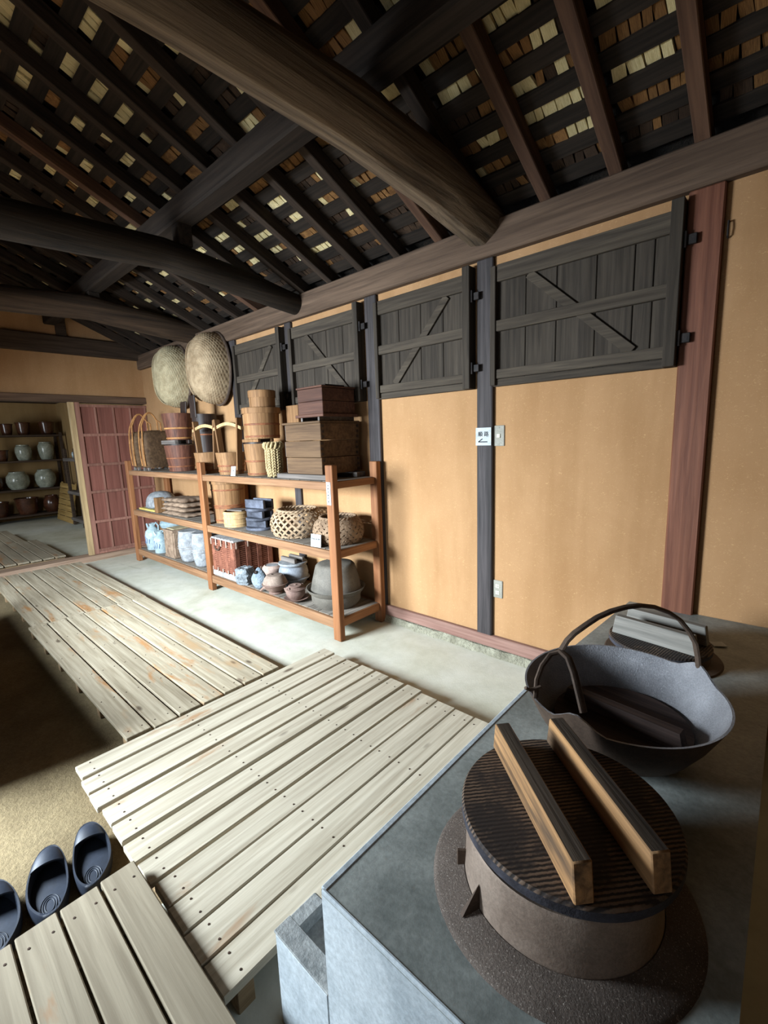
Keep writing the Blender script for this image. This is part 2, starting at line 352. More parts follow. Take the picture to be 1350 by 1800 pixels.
# floor: concrete and packed earth, slightly uneven
def floor_piece(name, x0, x1, y0, y1, mat, amp, seed, z=0.0):
    b = NB(); rg = random.Random(seed); nx = max(2, int((x1-x0)/0.12)); ny = max(2, int((y1-y0)/0.12)); g = []
    for i in range(nx+1):
        row = []
        for j in range(ny+1):
            x = x0+(x1-x0)*i/nx; y = y0+(y1-y0)*j/ny
            e = amp*(math.sin(x*3.1+seed)+math.sin(y*4.3+x*1.7)+math.sin(x*7.9-y*5.3)*0.5)/2.5
            row.append(b.verts.new((x, y, z - abs(e))))
        g.append(row)
    for i in range(nx):
        for j in range(ny): b.faces.new((g[i][j], g[i+1][j], g[i+1][j+1], g[i][j+1]))
    o = finish(b, name, mat); o['kind'] = 'structure'; return o
fl = floor_piece('floor', -2.0, XB+0.06, YW-0.1, -0.72, M['concrete'], 0.004, 1)
fe = floor_piece('floor_earth', -2.0, XB+0.06, -0.72, 1.5, M['earth'], 0.010, 4)
f2 = floor_piece('floor_storeroom', XB+0.06, 12.6, -3.0, 0.9, M['concrete'], 0.004, 9)
# a patch of concrete beside the stove where the duckboards meet
slab('floor_apron', -0.6, 1.43, -0.74, -0.36, -0.02, 0.004, M['concrete'])

# right wall: plaster with its posts, wall plate and footing
wr = slab('wall_right', -2.0, XB+0.1, YW-0.14, YW, -0.02, 2.74, M['plaster'])
def wpart(name, x0, x1, y0, y1, z0, z1, mat, bev=0.006, parent=wr):
    b = NB(); cx, cy, cz = (x0+x1)/2, (y0+y1)/2, (z0+z1)/2
    box(b, (0, 0, 0), (abs(x1-x0), abs(y1-y0), abs(z1-z0)), None, bev)
    return finish(b, name, mat, parent, (cx, cy, cz))
wpart('post', 0.312, 0.450, YW-0.02, YW+0.035, 0.0, 2.555, M['redpost'])['label'] = 'wide red-brown stained post'
for a, b_ in ((1.440, 1.552), (2.408, 2.530), (3.455, 3.548), (4.412, 4.520), (-0.95, -0.83)):
    wpart('post', a, b_, YW-0.02, YW+0.028, 0.05, 2.555, M['darkpost'])
wpart('wall_plate', -2.0, XB+0.05, YW-0.12, YW+0.05, 2.555, 2.745, M['plate'], 0.008)
# small iron hook on the wall by the red post
b = NB(); tube(b, [(0, 0, 0.03), (0, 0.02, 0.03), (0, 0.024, 0.0), (0, 0.020, -0.03), (0, 0.008, -0.036)], 0.004, 6)
hk = finish(b, 'wall_hook', M['iron'], None, (0.295, YW, 2.36)); tag(hk, 'small iron hook on plaster right of the red post', 'hook')
bb = slab('baseboard_right', 0.66, XB, YW, YW+0.032, 0.048, 0.132, M['baseboard'], bev=0.004)
# uneven footing under the baseboard
b = NB(); rg = random.Random(3); n = 90; A = []
for i in range(n+1):
    x = 0.66+(XB-0.66)*i/n; w_ = 0.045+rg.uniform(-0.012, 0.016); h = 0.046+rg.uniform(-0.008, 0.004)
    A.append([b.verts.new((x, YW-0.02, h)), b.verts.new((x, YW+w_*0.7, h)), b.verts.new((x, YW+w_, h*0.45)), b.verts.new((x, YW+w_+0.012, -0.006))])
for p_, q in zip(A, A[1:]):
    for j in range(3): b.faces.new((p_[j], p_[j+1], q[j+1], q[j]))
tr = finish(b, 'trim_1', M['rough_stone']); tr['kind'] = 'structure'

# back wall, with a wide doorway left of the sliding door
b = NB()
bx(b, XB, XB+0.12, YW-0.1, 1.2, 2.17, 4.4)
bx(b, XB, XB+0.12, 0.35, 1.2, 0, 2.17)
wb = finish(b, 'wall_back', M['plaster']); wb['kind'] = 'structure'
wpart('lintel', XB-0.05, XB+0.13, YW-0.05, 0.5, 2.085, 2.172, M['lintel'], 0.006, wb)
wpart('tie_beam', XB-0.07, XB+0.10, YW-0.02, 1.2, 2.675, 2.885, M['backbeam'], 0.01, wb)
wpart('stub_post', XB-0.04, XB+0.10, -1.815, -1.705, 2.885, 3.40, M['backbeam'], 0.006, wb)
wpart('jamb_post', XB-0.05, XB+0.10, 0.35, 0.47, 0, 2.085, M['backbeam'], 0.006, wb)
sl = slab('trim_2', XB-0.10, XB+0.12, YW+0.02, 0.5, -0.01, 0.072, M['sill'], bev=0.008)

# sliding door: stiles, rails, muntins and one panel in each field
dr = root('door_1', None, None, (XB-0.005, 0, 0), kind='structure'); dr['label'] = 'red-brown sliding door of square panels with thin bars'
ym, y1 = -1.785, -2.70; zr = [0.075, 0.118, 0.51, 0.912, 1.275, 1.667, 2.046, 2.085]
def dpart(name, y0, y1_, z0, z1, x0, x1, mat):
    b = NB(); box(b, (0, 0, 0), (abs(x1-x0), abs(y1_-y0), abs(z1-z0)), None, 0.003); return finish(b, name, mat, dr, ((x0+x1)/2, (y0+y1_)/2, (z0+z1)/2))
dpart('stile', -1.785, -1.722, 0.072, 2.088, -0.03, 0.03, M['doorstile'])['label'] = 'door edge, its pale colour standing for light on it'
dpart('stile', -1.845, -1.785, 0.072, 2.088, -0.025, 0.025, M['doorbar'])
ys = [-1.845, -2.02, -2.235, -2.45, -2.65]
for z in zr[1:-1]: dpart('rail', -1.845, -2.68, z-0.018, z+0.018, -0.024, 0.01, M['doorbar'])
dpart('rail', -1.845, -2.68, 0.072, 0.10, -0.026, 0.02, M['doorbar'])
for y in ys[1:]: dpart('muntin', y-0.012, y+0.012, 0.10, 2.046, -0.018, 0.01, M['doorbar'])
for i in range(len(ys)-1):
    for z0, z1 in zip(zr[1:-1], zr[2:-1]): dpart('panel', ys[i]-0.006, ys[i+1]+0.006, z0+0.01, z1-0.01, -0.004, 0.006, M['doorpanel'])

# left side (behind the viewer's shoulder): wall with a wide window, an entrance, and an unseen low board added to shade the floor
b = NB(); YL = 1.15
for x0, x1, z0, z1 in ((-2.0, 0.30, 0, 3.9), (0.30, 1.42, 2.05, 3.9), (1.42, 2.72, 0, 3.9), (2.72, 4.42, 0, 0.95), (2.72, 4.42, 2.15, 3.9), (4.42, XB+0.1, 0, 3.9)):
    bx(b, x0, x1, YL, YL+0.12, z0, z1)
wl = finish(b, 'wall_left', M['plaster']); wl['kind'] = 'structure'
wbh = slab('wall_behind', -2.12, -2.0, YW-0.1, YL+0.1, 0, 4.4, M['plaster_dim'])
shade_board = slab('low_shade_board', 2.62, 4.85, 0.13, 0.21, 0, 0.84, M['backbeam'], bev=0.01)  # unseen board added to keep window daylight off the earth floor

# ------------------------------------------------------------------ roof: deck, rafters, battens, shingles
KR = 0.44; TH = math.atan(KR); ST, CT = math.sin(TH), math.cos(TH); YR = 0.55
def rp(y, n): return (y - n*ST, 2.745 + KR*(y+2.62) + n*CT)
b = NB()
for n0, n1 in ((0.135, 0.185),):
    (ya, za), (yb, zb) = rp(-3.3, n0), rp(YR, n0); (yc, zc), (yd, zd) = rp(YR, n1), rp(-3.3, n1)
    v = [b.verts.new((x, y, z)) for x in (-2.1, XB+0.1) for y, z in ((ya, za), (yb, zb), (yc, zc), (yd, zd))]
    for f in ((0, 1, 2, 3), (7, 6, 5, 4), (0, 4, 5, 1), (1, 5, 6, 2), (2, 6, 7, 3), (3, 7, 4, 0)): b.faces.new([v[i] for i in f])
    bar(b, (2.4, YR-0.06, (zb+zc)/2), (2.4, 2.6, (zb+zc)/2-0.9), 9.2, 0.05, (0, 0, 1))
ce = finish(b, 'ceiling', M['deck']); ce['kind'] = 'structure'
L = (YR+3.0)/CT
b = NB(); box(b, (0, 0, 0), (0.062, L, 0.088), None, 0.004); raf = None
xs_raf = [0.41+0.3535*k for k in range(-7, 19)]
for k, x in enumerate(xs_raf):
    yc, zc = rp((YR-3.0)/2, 0.044)
    if raf is None: raf = finish(b, 'rafter', M['rafter'], ce, (x, yc, zc), (TH, 0, 0)); o = raf
    else: o = share(raf, 'rafter', ce, (x, yc, zc), (TH, 0, 0))
bred = NB(); box(bred, (0, 0, 0), (0.062, L, 0.088), None, 0.004)
rr = None
reds = {0.41, 0.77, 1.12, 1.82, 3.94}
for o in [c for c in ce.children if c.name.startswith('rafter')]:
    if any(abs(o.location.x-r) < 0.06 for r in reds):
        if rr is None:
            me = raf.data.copy(); me.materials.clear(); me.materials.append(M['rafter_red']); rr = me
        o.data = rr
bred.free()
PB = 0.131; ybs = [-3.0+PB*k for k in range(int((YR+3.0)/PB))]
bt = None
for y in ybs:
    yy, zz = rp(y, 0.095)
    if bt is None:
        b = NB(); box(b, (0, 0, 0), (XB+2.0, 0.080, 0.014), None, 0.0); bt = finish(b, 'batten', M['batten'], ce, ((XB-2.0)/2, yy, zz), (TH, 0, 0))
    else: share(bt, 'batten', ce, ((XB-2.0)/2, yy, zz), (TH+R_.uniform(-0.01, 0.01), 0, 0))
SH = []
rg = random.Random(21)
for j, y in enumerate(ybs):
    yc = y+PB/2
    if yc < -2.62 or yc > -0.35: continue
    for k in range(len(xs_raf)-1):
        if xs_raf[k] < -0.2 or xs_raf[k] > 6.7: continue
        x = xs_raf[k]+0.034; pal = rg.random(); run = rg.random()
        while x < xs_raf[k+1]-0.06:
            wd = rg.uniform(0.032, 0.066)
            if rg.random() < 0.35: run = rg.random()
            t = 0 if (run < 0.40 and yc > -2.42) else (1 if run < 0.74 else 2)
            if yc < -2.42: t = 2 if rg.random() < 0.85 else 1
            SH.append((x+wd/2, yc+rg.uniform(-0.006, 0.006), 0.104+rg.uniform(0.0, 0.010), wd*0.94, t, rg.uniform(-0.14, 0.14), rg.uniform(-0.16, 0.16)))
            x += wd+rg.uniform(0.0, 0.006)
# the pieces that show largest from the room are parts of their own, the rest one part
def vis(s):
    p_ = Vector((s[0], *rp(s[1], s[2]))); d = p_-Vector((0, 0, 1.5)); z = d.dot(_F)
    u, v_ = 675+794.6*d.dot(_R)/max(z, .01), 900-794.6*d.dot(_U)/max(z, .01)
    return (z if (0 < z and -20 < u < 1370 and -20 < v_ < 620) else 99)
SH.sort(key=vis)
tmpl = []
for mi in ('sh_pale', 'sh_brown', 'sh_dark'):
    b = NB(); box(b, (0, 0, 0), (1.0, 0.094, 0.016), None, 0.0); tmpl.append(finish(b, 'shingle', M[mi], ce))
first = [True]*3
b3 = NB()
for i, (x, y, n, wd, t, r1, r2) in enumerate(SH):
    yy, zz = rp(y, n)
    if i < 297:
        if first[t]: o = tmpl[t]; first[t] = False; o.location = (x, yy, zz); o.rotation_euler = (TH+r1, r2*0.3, r2); o.scale = (wd, 1, 1)
        else: share(tmpl[t], 'shingle', ce, (x, yy, zz), (TH+r1, r2*0.3, r2), (wd, 1, 1))
    else: box(b3, (x, yy, zz), (wd, 0.094, 0.016), (TH+r1, r2*0.3, r2), 0.0, t)
o = finish(b3, 'shingle_layer', [M['sh_pale'], M['sh_brown'], M['sh_dark']], ce); o['kind'] = 'stuff'

# purlin and its posts, log tie beams
b = NB(); box(b, (0, 0, 0), (XB+1.9, 0.135, 0.15), None, 0.012)
pl = finish(b, 'purlin', M['purlin'], None, ((XB-1.9)/2, -1.655, 3.085)); tag(pl, 'long square dark purlin under the rafters running to the back wall', 'beam')
b = NB(); log_mesh(b, [(1.51, -2.74, 2.735), (1.51, -2.15, 2.82), (1.505, -1.55, 2.84), (1.50, -0.8, 2.812), (1.50, 1.10, 2.76)], [0.134, 0.144, 0.132, 0.104, 0.116], 48, 0.016, 0.9, 5)
o = finish(b, 'log_beam', M['log'], ang=20); tag(o, 'thick rough brown log beam nearest the viewer, crossing the roof', 'beam')
b = NB(); log_mesh(b, [(3.33, -2.70, 2.66), (3.33, -2.1, 2.735), (3.32, -1.5, 2.79), (3.31, -0.6, 2.745), (3.30, 1.10, 2.66)], [0.085, 0.10, 0.098, 0.105, 0.11], 18, 0.03, 0.05, 8)
o = finish(b, 'log_beam', M['logdark'], ang=35); tag(o, 'black bowed log beam, middle of the three log beams', 'beam')
b = NB(); log_mesh(b, [(5.28, -2.72, 2.75), (5.28, -2.3, 2.785), (5.29, -1.6, 2.865), (5.30, -0.9, 2.83), (5.3, 1.10, 2.78)], [0.11, 0.115, 0.115, 0.115, 0.12], 18, 0.03, 0.03, 11)
o = finish(b, 'log_beam', M['logmid'], ang=35); tag(o, 'dark brown log beam farthest back, before the gable wall', 'beam')
for x, z0, lab in ((3.32, 2.87, 'short dark strut standing on the black bowed log under the purlin'), (5.29, 2.95, 'short dark strut on the farthest log beam under the purlin')):
    b = NB(); box(b, (0, 0, 0), (0.10, 0.10, 3.012-z0), None, 0.006)
    o = finish(b, 'strut_post', M['purlin'], None, (x, -1.655, (3.012+z0)/2)); tag(o, lab, 'post')

# ------------------------------------------------------------------ storeroom beyond the doorway
XS = 12.45; YS = -2.85
slab('wall_storeroom_back', XS, XS+0.1, YS-0.1, 1.0, 0, 2.8, M['plaster_dim'])
slab('wall_storeroom_right', XB+0.12, XS, YS-0.1, YS, 0, 2.8, M['plaster_dim'])
b = NB(); bx(b, XB+0.12, 9.05, 0.80, 0.9, 0, 2.8); bx(b, 10.15, XS, 0.80, 0.9, 0, 2.8); bx(b, 9.05, 10.15, 0.80, 0.9, 2.1, 2.8); bx(b, 9.05, 10.15, 0.80, 0.9, 0, 0.5)
o = finish(b, 'wall_storeroom_left', M['plaster_dim']); o['kind'] = 'structure'
slab('ceiling_storeroom', XB+0.12, XS+0.1, YS-0.1, 1.0, 2.5, 2.6, M['backbeam'])
wpart('storeroom_post', 10.9, 11.0, YS, YS+0.05, 0, 2.5, M['backbeam'], 0.004, bpy.data.objects['wall_storeroom_right'])

# ------------------------------------------------------------------ wooden shutters
def shutter(xn, xf, seams, diag, label):
    """xn near (right) edge, xf far (left) edge in x"""
    r = root('wooden_shutter', label, 'shutter', (xn, YW, 1.79), group='plank shutters high on the plaster wall')
    W_ = xf-xn; H_ = 0.705
    def part(name, x0, x1, z0, z1, y0, y1, mat, bev=0.003):
        b = NB(); box(b, (0, 0, 0), (abs(x1-x0), abs(y1-y0), abs(z1-z0)), None, bev)
        return finish(b, name, mat, r, ((x0+x1)/2, (y0+y1)/2, (z0+z1)/2))
    e = [0.03]+[s-xn for s in sorted(seams)]+[W_-0.02]
    for a, c in zip(e, e[1:]): part('board', a+0.002, c-0.002, 0.03, H_-0.03, 0.008+R_.uniform(0, 0.003), 0.026, M['shutter_v'])
    part('stile', 0.0, 0.052, 0.0, H_+0.03, 0.006, 0.085, M['shutter_v']); part('stile', W_-0.034, W_, 0.005, H_-0.012, 0.006, 0.066, M['shutter_v'])
    part('rail', 0.052, W_-0.034, H_-0.10, H_-0.005, 0.027, 0.052, M['shutter_h'])
    part('rail', 0.052, W_-0.034, 0.322, 0.385, 0.027, 0.056, M['shutter_h'])
    part('rail', 0.052, W_-0.034, 0.045, 0.10, 0.027, 0.052, M['shutter_h'])
    part('rail', 0.01, W_-0.01, 0.0, 0.042, 0.010, 0.044, M['shutter_h'])
    b = NB()
    za, zb = 0.10, H_-0.10
    x0, x1 = (W_*0.20, W_*0.765) if diag > 0 else (W_*0.79, W_*0.235)
    bar(b, (x0, 0.034, za), (x1, 0.034, zb), 0.05, 0.018, (0, 1, 0), 0.002)
    finish(b, 'brace', M['shutter_h'], r)
    for z in (0.125, 0.555):
        b = NB(); box(b, (-0.025, 0.052, z), (0.055, 0.014, 0.045), None, 0.003)
        tube(b, [(-0.006, 0.064, z-0.035), (-0.006, 0.064, z+0.035)], 0.009, 8); finish(b, 'hinge', M['iron'], r)
    return r
shutter(0.455, 1.438, [0.575, 0.661, 0.84, 1.048, 1.228], 1, 'largest dark plank shutter, between the red post and the sign post')
shutter(1.572, 2.405, [1.806, 1.994, 2.191], -1, 'dark plank shutter left of the sign post, second from the red post')
shutter(2.555, 3.450, [2.781, 2.98, 3.156], 1, 'dark plank shutter behind the stacked wooden chests, third from the red post')
shutter(3.560, 4.405, [3.743, 3.917, 4.096], -1, 'dark plank shutter beside the hanging basket, farthest from the red post')

# ------------------------------------------------------------------ sign, switch, outlet
def text_mesh(txt, size, name, mat, parent, loc, rot):
    cu = bpy.data.curves.new('lettering', 'FONT'); cu.body = txt; cu.size = size; cu.extrude = 0.0004; cu.offset = size*0.012; cu.align_x = 'CENTER'; cu.align_y = 'CENTER'
    t = bpy.data.objects.new('lettering', cu); COL.objects.link(t)
    bpy.context.view_layer.update(); dg = bpy.context.evaluated_depsgraph_get()
    me = bpy.data.meshes.new_from_object(t.evaluated_get(dg)); bpy.data.objects.remove(t)
    me.materials.clear(); me.materials.append(mat)
    o = bpy.data.objects.new(name, me); COL.objects.link(o); o.parent = parent; o.location = loc; o.rotation_euler = rot
    return o
FACE = (PI/2, 0, PI)      # lettering on a surface that faces +y
r = root('route_sign', 'white square paper route sign with an arrow on the dark post', 'sign', (1.500, YW+0.028, 1.485))
b = NB(); box(b, (0, 0.003, 0), (0.112, 0.005, 0.114), None, 0.001); finish(b, 'panel', M['white'], r)
text_mesh('順 路', 0.034, 'lettering', M['ink'], r, (0.0, 0.0062, 0.014), FACE)
b = NB(); bar(b, (0.036, 0.0062, -0.034), (-0.030, 0.0062, -0.034), 0.006, 0.001); bar(b, (0.036, 0.0062, -0.034), (0.006, 0.0062, -0.014), 0.006, 0.001); finish(b, 'arrow', M['ink'], r)
r = root('light_switch', 'metal light switch plate with a cream rocker beside the sign', 'switch', (1.404, YW, 1.487))
b = NB(); box(b, (0, 0.004, 0), (0.076, 0.008, 0.130), None, 0.003); finish(b, 'plate', M['metal_plate'], r)
b = NB(); box(b, (0, 0.010, 0), (0.024, 0.008, 0.026), (0.15, 0, 0), 0.002); finish(b, 'rocker', M['cream_plastic'], r)
for z in (-0.052, 0.052):
    b = NB(); lathe(b, [(0, 0), (0.004, 0), (0.004, 0.0015), (0, 0.002)], 10); finish(b, 'screw', M['metal_plate'], r, (0, 0.008, z), (-PI/2, 0, 0))
r = root('wall_outlet', 'double electric outlet low on the wall beside the dark post', 'outlet', (1.405, YW, 0.467))
b = NB(); box(b, (0, 0.004, 0), (0.070, 0.008, 0.122), None, 0.003); finish(b, 'plate', M['metal_plate'], r)
for z in (-0.024, 0.022):
    b = NB(); box(b, (0, 0.009, z), (0.030, 0.004, 0.026), None, 0.002); s_ = finish(b, 'socket', M['cream_plastic'], r)
    b = NB(); box(b, (-0.005, 0.0112, z), (0.002, 0.001, 0.010)); box(b, (0.005, 0.0112, z), (0.002, 0.001, 0.010)); finish(b, 'slot', M['ink'], s_)

# ------------------------------------------------------------------ duckboards
def duckboard(name, label, x0, x1, y0, y1, z, nb, along, mat, gap=0.012, th=0.022, joists=5, group=None, seed=1):
    rg = random.Random(seed); cx, cy = (x0+x1)/2, (y0+y1)/2
    r = root(name, label, 'duckboard', (cx, cy, 0), group=group)
    Lx, Ly = x1-x0, y1-y0
    ln, wd = (Lx, Ly) if along == 'x' else (Ly, Lx)
    bw = (wd-gap*(nb-1))/nb; nails = NB(); src = None
    b = NB(); box(b, (0, 0, 0), (ln, bw, th) if along == 'x' else (bw, ln, th), None, 0.003)
    src = finish(b, 'plank', mat, r); j = 0
    for i in range(nb):
        o = -wd/2+bw/2+i*(bw+gap); dz = rg.uniform(-0.0015, 0.0015); dl = rg.uniform(-0.008, 0.008)
        loc = (dl, o, z-th/2+dz) if along == 'x' else (o, dl, z-th/2+dz)
        ro = (rg.uniform(-0.006, 0.006), 0, rg.uniform(-0.0015, 0.0015)) if along == 'x' else (0, rg.uniform(-0.006, 0.006), rg.uniform(-0.0015, 0.0015))
        if i == 0: src.location = loc; src.rotation_euler = ro
        else: share(src, 'plank', r, loc, ro)
        for q in range(joists):
            t = -ln/2+0.06+(ln-0.12)*q/(joists-1)
            for s in (-0.28, 0.28):
                px_, py_ = (t, o+s*bw) if along == 'x' else (o+s*bw, t)
                lathe(nails, [(0, 0.0012), (0.0035, 0.001), (0.004, -0.001)], 6, px_, py_, z+dz+0.0005)
    for q in range(joists):
        t = -ln/2+0.06+(ln-0.12)*q/(joists-1); b = NB(); h = z-th
        if along == 'x': box(b, (t, 0, h/2), (0.05, wd-0.01, h-0.002), None, 0.002)
        else: box(b, (0, t, h/2), (wd-0.01, 0.05, h-0.002), None, 0.002)
        finish(b, 'joist', M['joist'], r)
    n_ = finish(nails, 'nails', M['nail'], r); n_['kind'] = 'stuff'
    return r
duckboard('duckboard', 'pale duckboard of long planks between the shelf and the wide cross-plank duckboard', 2.32, 4.488, -1.522, -0.622, 0.082, 7, 'x', M['boardA'], 0.013, 0.022, 6, seed=2)
duckboard('duckboard', 'farthest pale duckboard, lying up to the doorway sill', 4.500, 6.62, -1.535, -0.650, 0.080, 7, 'x', M['boardA'], 0.013, 0.022, 6, seed=3)
duckboard('duckboard', 'grey duckboard of seven cross planks with wide gaps in the middle', 1.432, 2.262, -1.838, -0.384, 0.102, 7, 'y', M['boardB'], 0.0155, 0.024, 4, seed=4)
duckboard('duckboard', 'grey duckboard of four close planks alongside the stove', 0.962, 1.414, -1.812, -0.394, 0.108, 4, 'y', M['boardB'], 0.006, 0.028, 4, seed=5)
duckboard('duckboard', 'nearest duckboard in front of the slippers, broad planks running forward', 0.25, 1.508, -0.376, 0.150, 0.150, 5, 'x', M['boardC'], 0.008, 0.026, 3, seed=6)
duckboard('duckboard', 'dim duckboard inside the storeroom beyond the doorway', 7.12, 8.80, -1.50, -0.60, 0.10, 7, 'x', M['boardC'], 0.013, 0.022, 4, seed=7)
duckboard('duckboard', 'dim duckboard deepest in the storeroom, before the jars', 8.815, 10.3, -1.36, -0.50, 0.10, 7, 'x', M['boardC'], 0.013, 0.022, 4, seed=8)

# ------------------------------------------------------------------ rubber slippers
def slipper(loc, rz, label, flip=1):
    r = root('rubber_slipper', label, 'slipper', loc, rz, group='navy rubber slippers on the earth floor'); r.scale = (1.02, 1.07, 1.1)
    N = 48
    def outline(t, s=1.0):      # toe at +x, length 0.285
        a = 2*PI*t; x = 0.1425*math.cos(a); u = (x/0.1425+1)/2
        wd = 0.040+0.013*math.sin(PI*min(1, u*0.85+0.10))+0.006*u
        y = wd*math.sin(a)*(abs(math.sin(a))**-0.18 if abs(math.sin(a)) > 1e-3 else 1) + flip*0.007*math.sin(PI*u)
        return x*s, y*s
    def hgt(x):                 # rim height along the length
        u = (x/0.1425+1)/2; return 0.046+0.006*math.cos(2*PI*u)+(0.020*max(0, u-0.35)/0.65)
    b = NB(); rings = []
    for s, zf in ((0.93, 0.0), (0.985, 0.006), (1.0, 0.018), (1.0, 'r-'), (0.975, 'r'), (0.90, 'r'), (0.87, 'i'), (0.84, 0.022), (0.55, 0.0235), (0.0, 0.024)):
        if s == 0.0: rings.append([b.verts.new((0, 0, zf))]); continue
        ring = []
        for i in range(N):
            x, y = outline(i/N, s); h = hgt(x)
            z = {'r-': h-0.005, 'r': h, 'i': h-0.006}.get(zf, zf) if isinstance(zf, str) else zf
            ring.append(b.verts.new((x, y, z)))
        rings.append(ring)
    b.faces.new(rings[0][::-1])
    for p_, q in zip(rings, rings[1:]):
        for i in range(N):
            j = (i+1) % N
            if len(q) == 1: b.faces.new((p_[i], p_[j], q[0]))
            else: b.faces.new((p_[i], p_[j], q[j], q[i]))
    so = finish(b, 'sole', M['navy'], r, ang=60)
    b = NB(); nx, ny = 12, 14; G = [[], []]
    for layer, off in ((0, 0.0), (1, -0.005)):
        for i in range(nx+1):
            row = []; x = 0.062+(0.138-0.062)*i/nx
            tt = math.acos(max(-1, min(1, x/0.1425)))/(2*PI); _, yt = outline(tt, 0.985); _, yb = outline(1-tt, 0.985)
            for j in range(ny+1):
                v_ = j/ny; y = yb+(yt-yb)*v_; arch = math.sin(PI*v_)**0.55
                top = 0.022*(1-((x-0.062)/0.080)**2.2*0.95)
                row.append(b.verts.new((x, y, hgt(x)-0.006+top*arch+off)))
            G[layer].append(row)
    for layer in (0, 1):
        for i in range(nx):
            for j in range(ny): b.faces.new((G[layer][i][j], G[layer][i+1][j], G[layer][i+1][j+1], G[layer][i][j+1]))
    for j in range(ny): b.faces.new((G[0][0][j], G[0][0][j+1], G[1][0][j+1], G[1][0][j]))
    finish(b, 'upper', M['navy'], r, ang=60)
    b = NB()                    # embossed rings on the footbed
    for k, (ra, rb) in enumerate(((0.026, 0.012), (0.034, 0.018), (0.042, 0.024))):
        tube(b, [(-0.07+ra*math.cos(2*PI*i/24), flip*0.004+rb*math.sin(2*PI*i/24), 0.0245) for i in range(24)], 0.0010, 5, True)
    finish(b, 'footbed_emboss', M['navy'], so)
    return r
slipper((1.757, -0.186, 0), math.atan2(-0.055, 0.277), 'navy rubber slipper, middle one of the three slippers', 1)
slipper((1.765, -0.306, 0), math.atan2(-0.062, 0.270), 'navy rubber slipper nearest the cross-plank duckboard, rightmost of three', -1)
slipper((1.740, -0.036, 0), math.atan2(-0.03, 0.24), 'navy rubber slipper cut off at the left edge of the photo', -1)

# ------------------------------------------------------------------ cooking stove
st = root('cooking_stove', 'mortar cooking stove with dark top and pale blue-grey side holding three pots', 'stove', (0.33, -1.58, 0))
def stp(name, fn, mat):
    b = NB(); fn(b); o = finish(b, name, mat, st); 
    for v in o.data.vertices: v.co -= Vector((0.33, -1.58, 0))
    return o
ZS = 0.56
def hex_(b, lo, hi):
    v = [b.verts.new(p_) for p_ in lo+hi]; n = len(lo)
    b.faces.new(v[:n][::-1]); b.faces.new(v[n:])
    for i in range(n): b.faces.new((v[i], v[(i+1) % n], v[n+(i+1) % n], v[n+i]))
foot = [(-0.012, -2.665), (-0.012, -0.497), (0.667, -0.497), (0.667, -1.70), (0.606, -2.665)]
stp('body', lambda b: hex_(b, [(x, y, 0) for x, y in foot], [(x, y, ZS-0.012) for x, y in foot]), M['stove_side'])
def topfn(b):
    # top slab with three round hearth holes is carried by the pots' flanges: rounded slab
    hex_(b, [(x*1.0, y, ZS-0.012) for x, y in foot], [(x, y, ZS) for x, y in foot])
stp('top', topfn, M['stove_top'])
stp('edge_trim', lambda b: (bar(b, (0.664, -0.50, ZS-0.004), (0.664, -1.70, ZS-0.004), 0.017, 0.012, (0, 0, 1), 0.003), bar(b, (-0.012, -0.500, ZS-0.004), (0.667, -0.500, ZS-0.004), 0.009, 0.012, (0, 0, 1), 0.003)), M['stove_side'])
stp('ash_ledge', lambda b: bx(b, 0.667, 0.86, -1.9, -0.545, 0, 0.252, 0.004), M['stove_lip'])
stp('ledge_wall', lambda b: bx(b, 0.667, 0.873, -0.545, -0.497, 0, 0.282, 0.006), M['stove_side'])
stp('ledge_lip', lambda b: (bx(b, 0.667, 0.874, -0.546, -0.496, 0.280, 0.286, 0.002), bx(b, 0.828, 0.874, -0.630, -0.540, 0.20, 0.285, 0.005)), M['stove_lip'])

# rice pot with wooden lid
PC = (0.298, -0.838, ZS)
r = root('rice_pot', 'rust-brown iron rice pot set in the stove, nearest the viewer', 'pot', PC)
b = NB(); lathe(b, [(0.20, 0.001), (0.262, 0.0), (0.258, 0.004), (0.252, 0.008), (0.196, 0.020), (0.194, 0.012)], 64); finish(b, 'flange', M['flange'], r)
b = NB(); lathe(b, [(0.198, 0.0), (0.194, 0.02), (0.191, 0.06), (0.190, 0.122), (0.186, 0.128), (0.180, 0.126), (0.180, 0.012), (0.12, 0.006), (0, 0.005)], 64); finish(b, 'collar', M['rust'], r)
for a in (3.95, 0.6):
    b = NB(); box(b, (0.196, 0, 0.03), (0.03, 0.006, 0.05), None, 0.002); finish(b, 'rib', M['rustd'], r, rot=(0, 0, a))
b = NB(); v = [b.verts.new(q) for q in ((0.188, -0.004, 0.018), (0.232, -0.006, 0.014), (0.192, 0.0, 0.07), (0.188, 0.006, 0.018), (0.232, 0.004, 0.014))]
for f in ((0, 1, 2), (3, 2, 4), (0, 3, 4, 1), (1, 4, 2), (0, 2, 3)): b.faces.new([v[i] for i in f])
finish(b, 'fin', M['rustd'], r, rot=(0, 0, math.radians(62)))
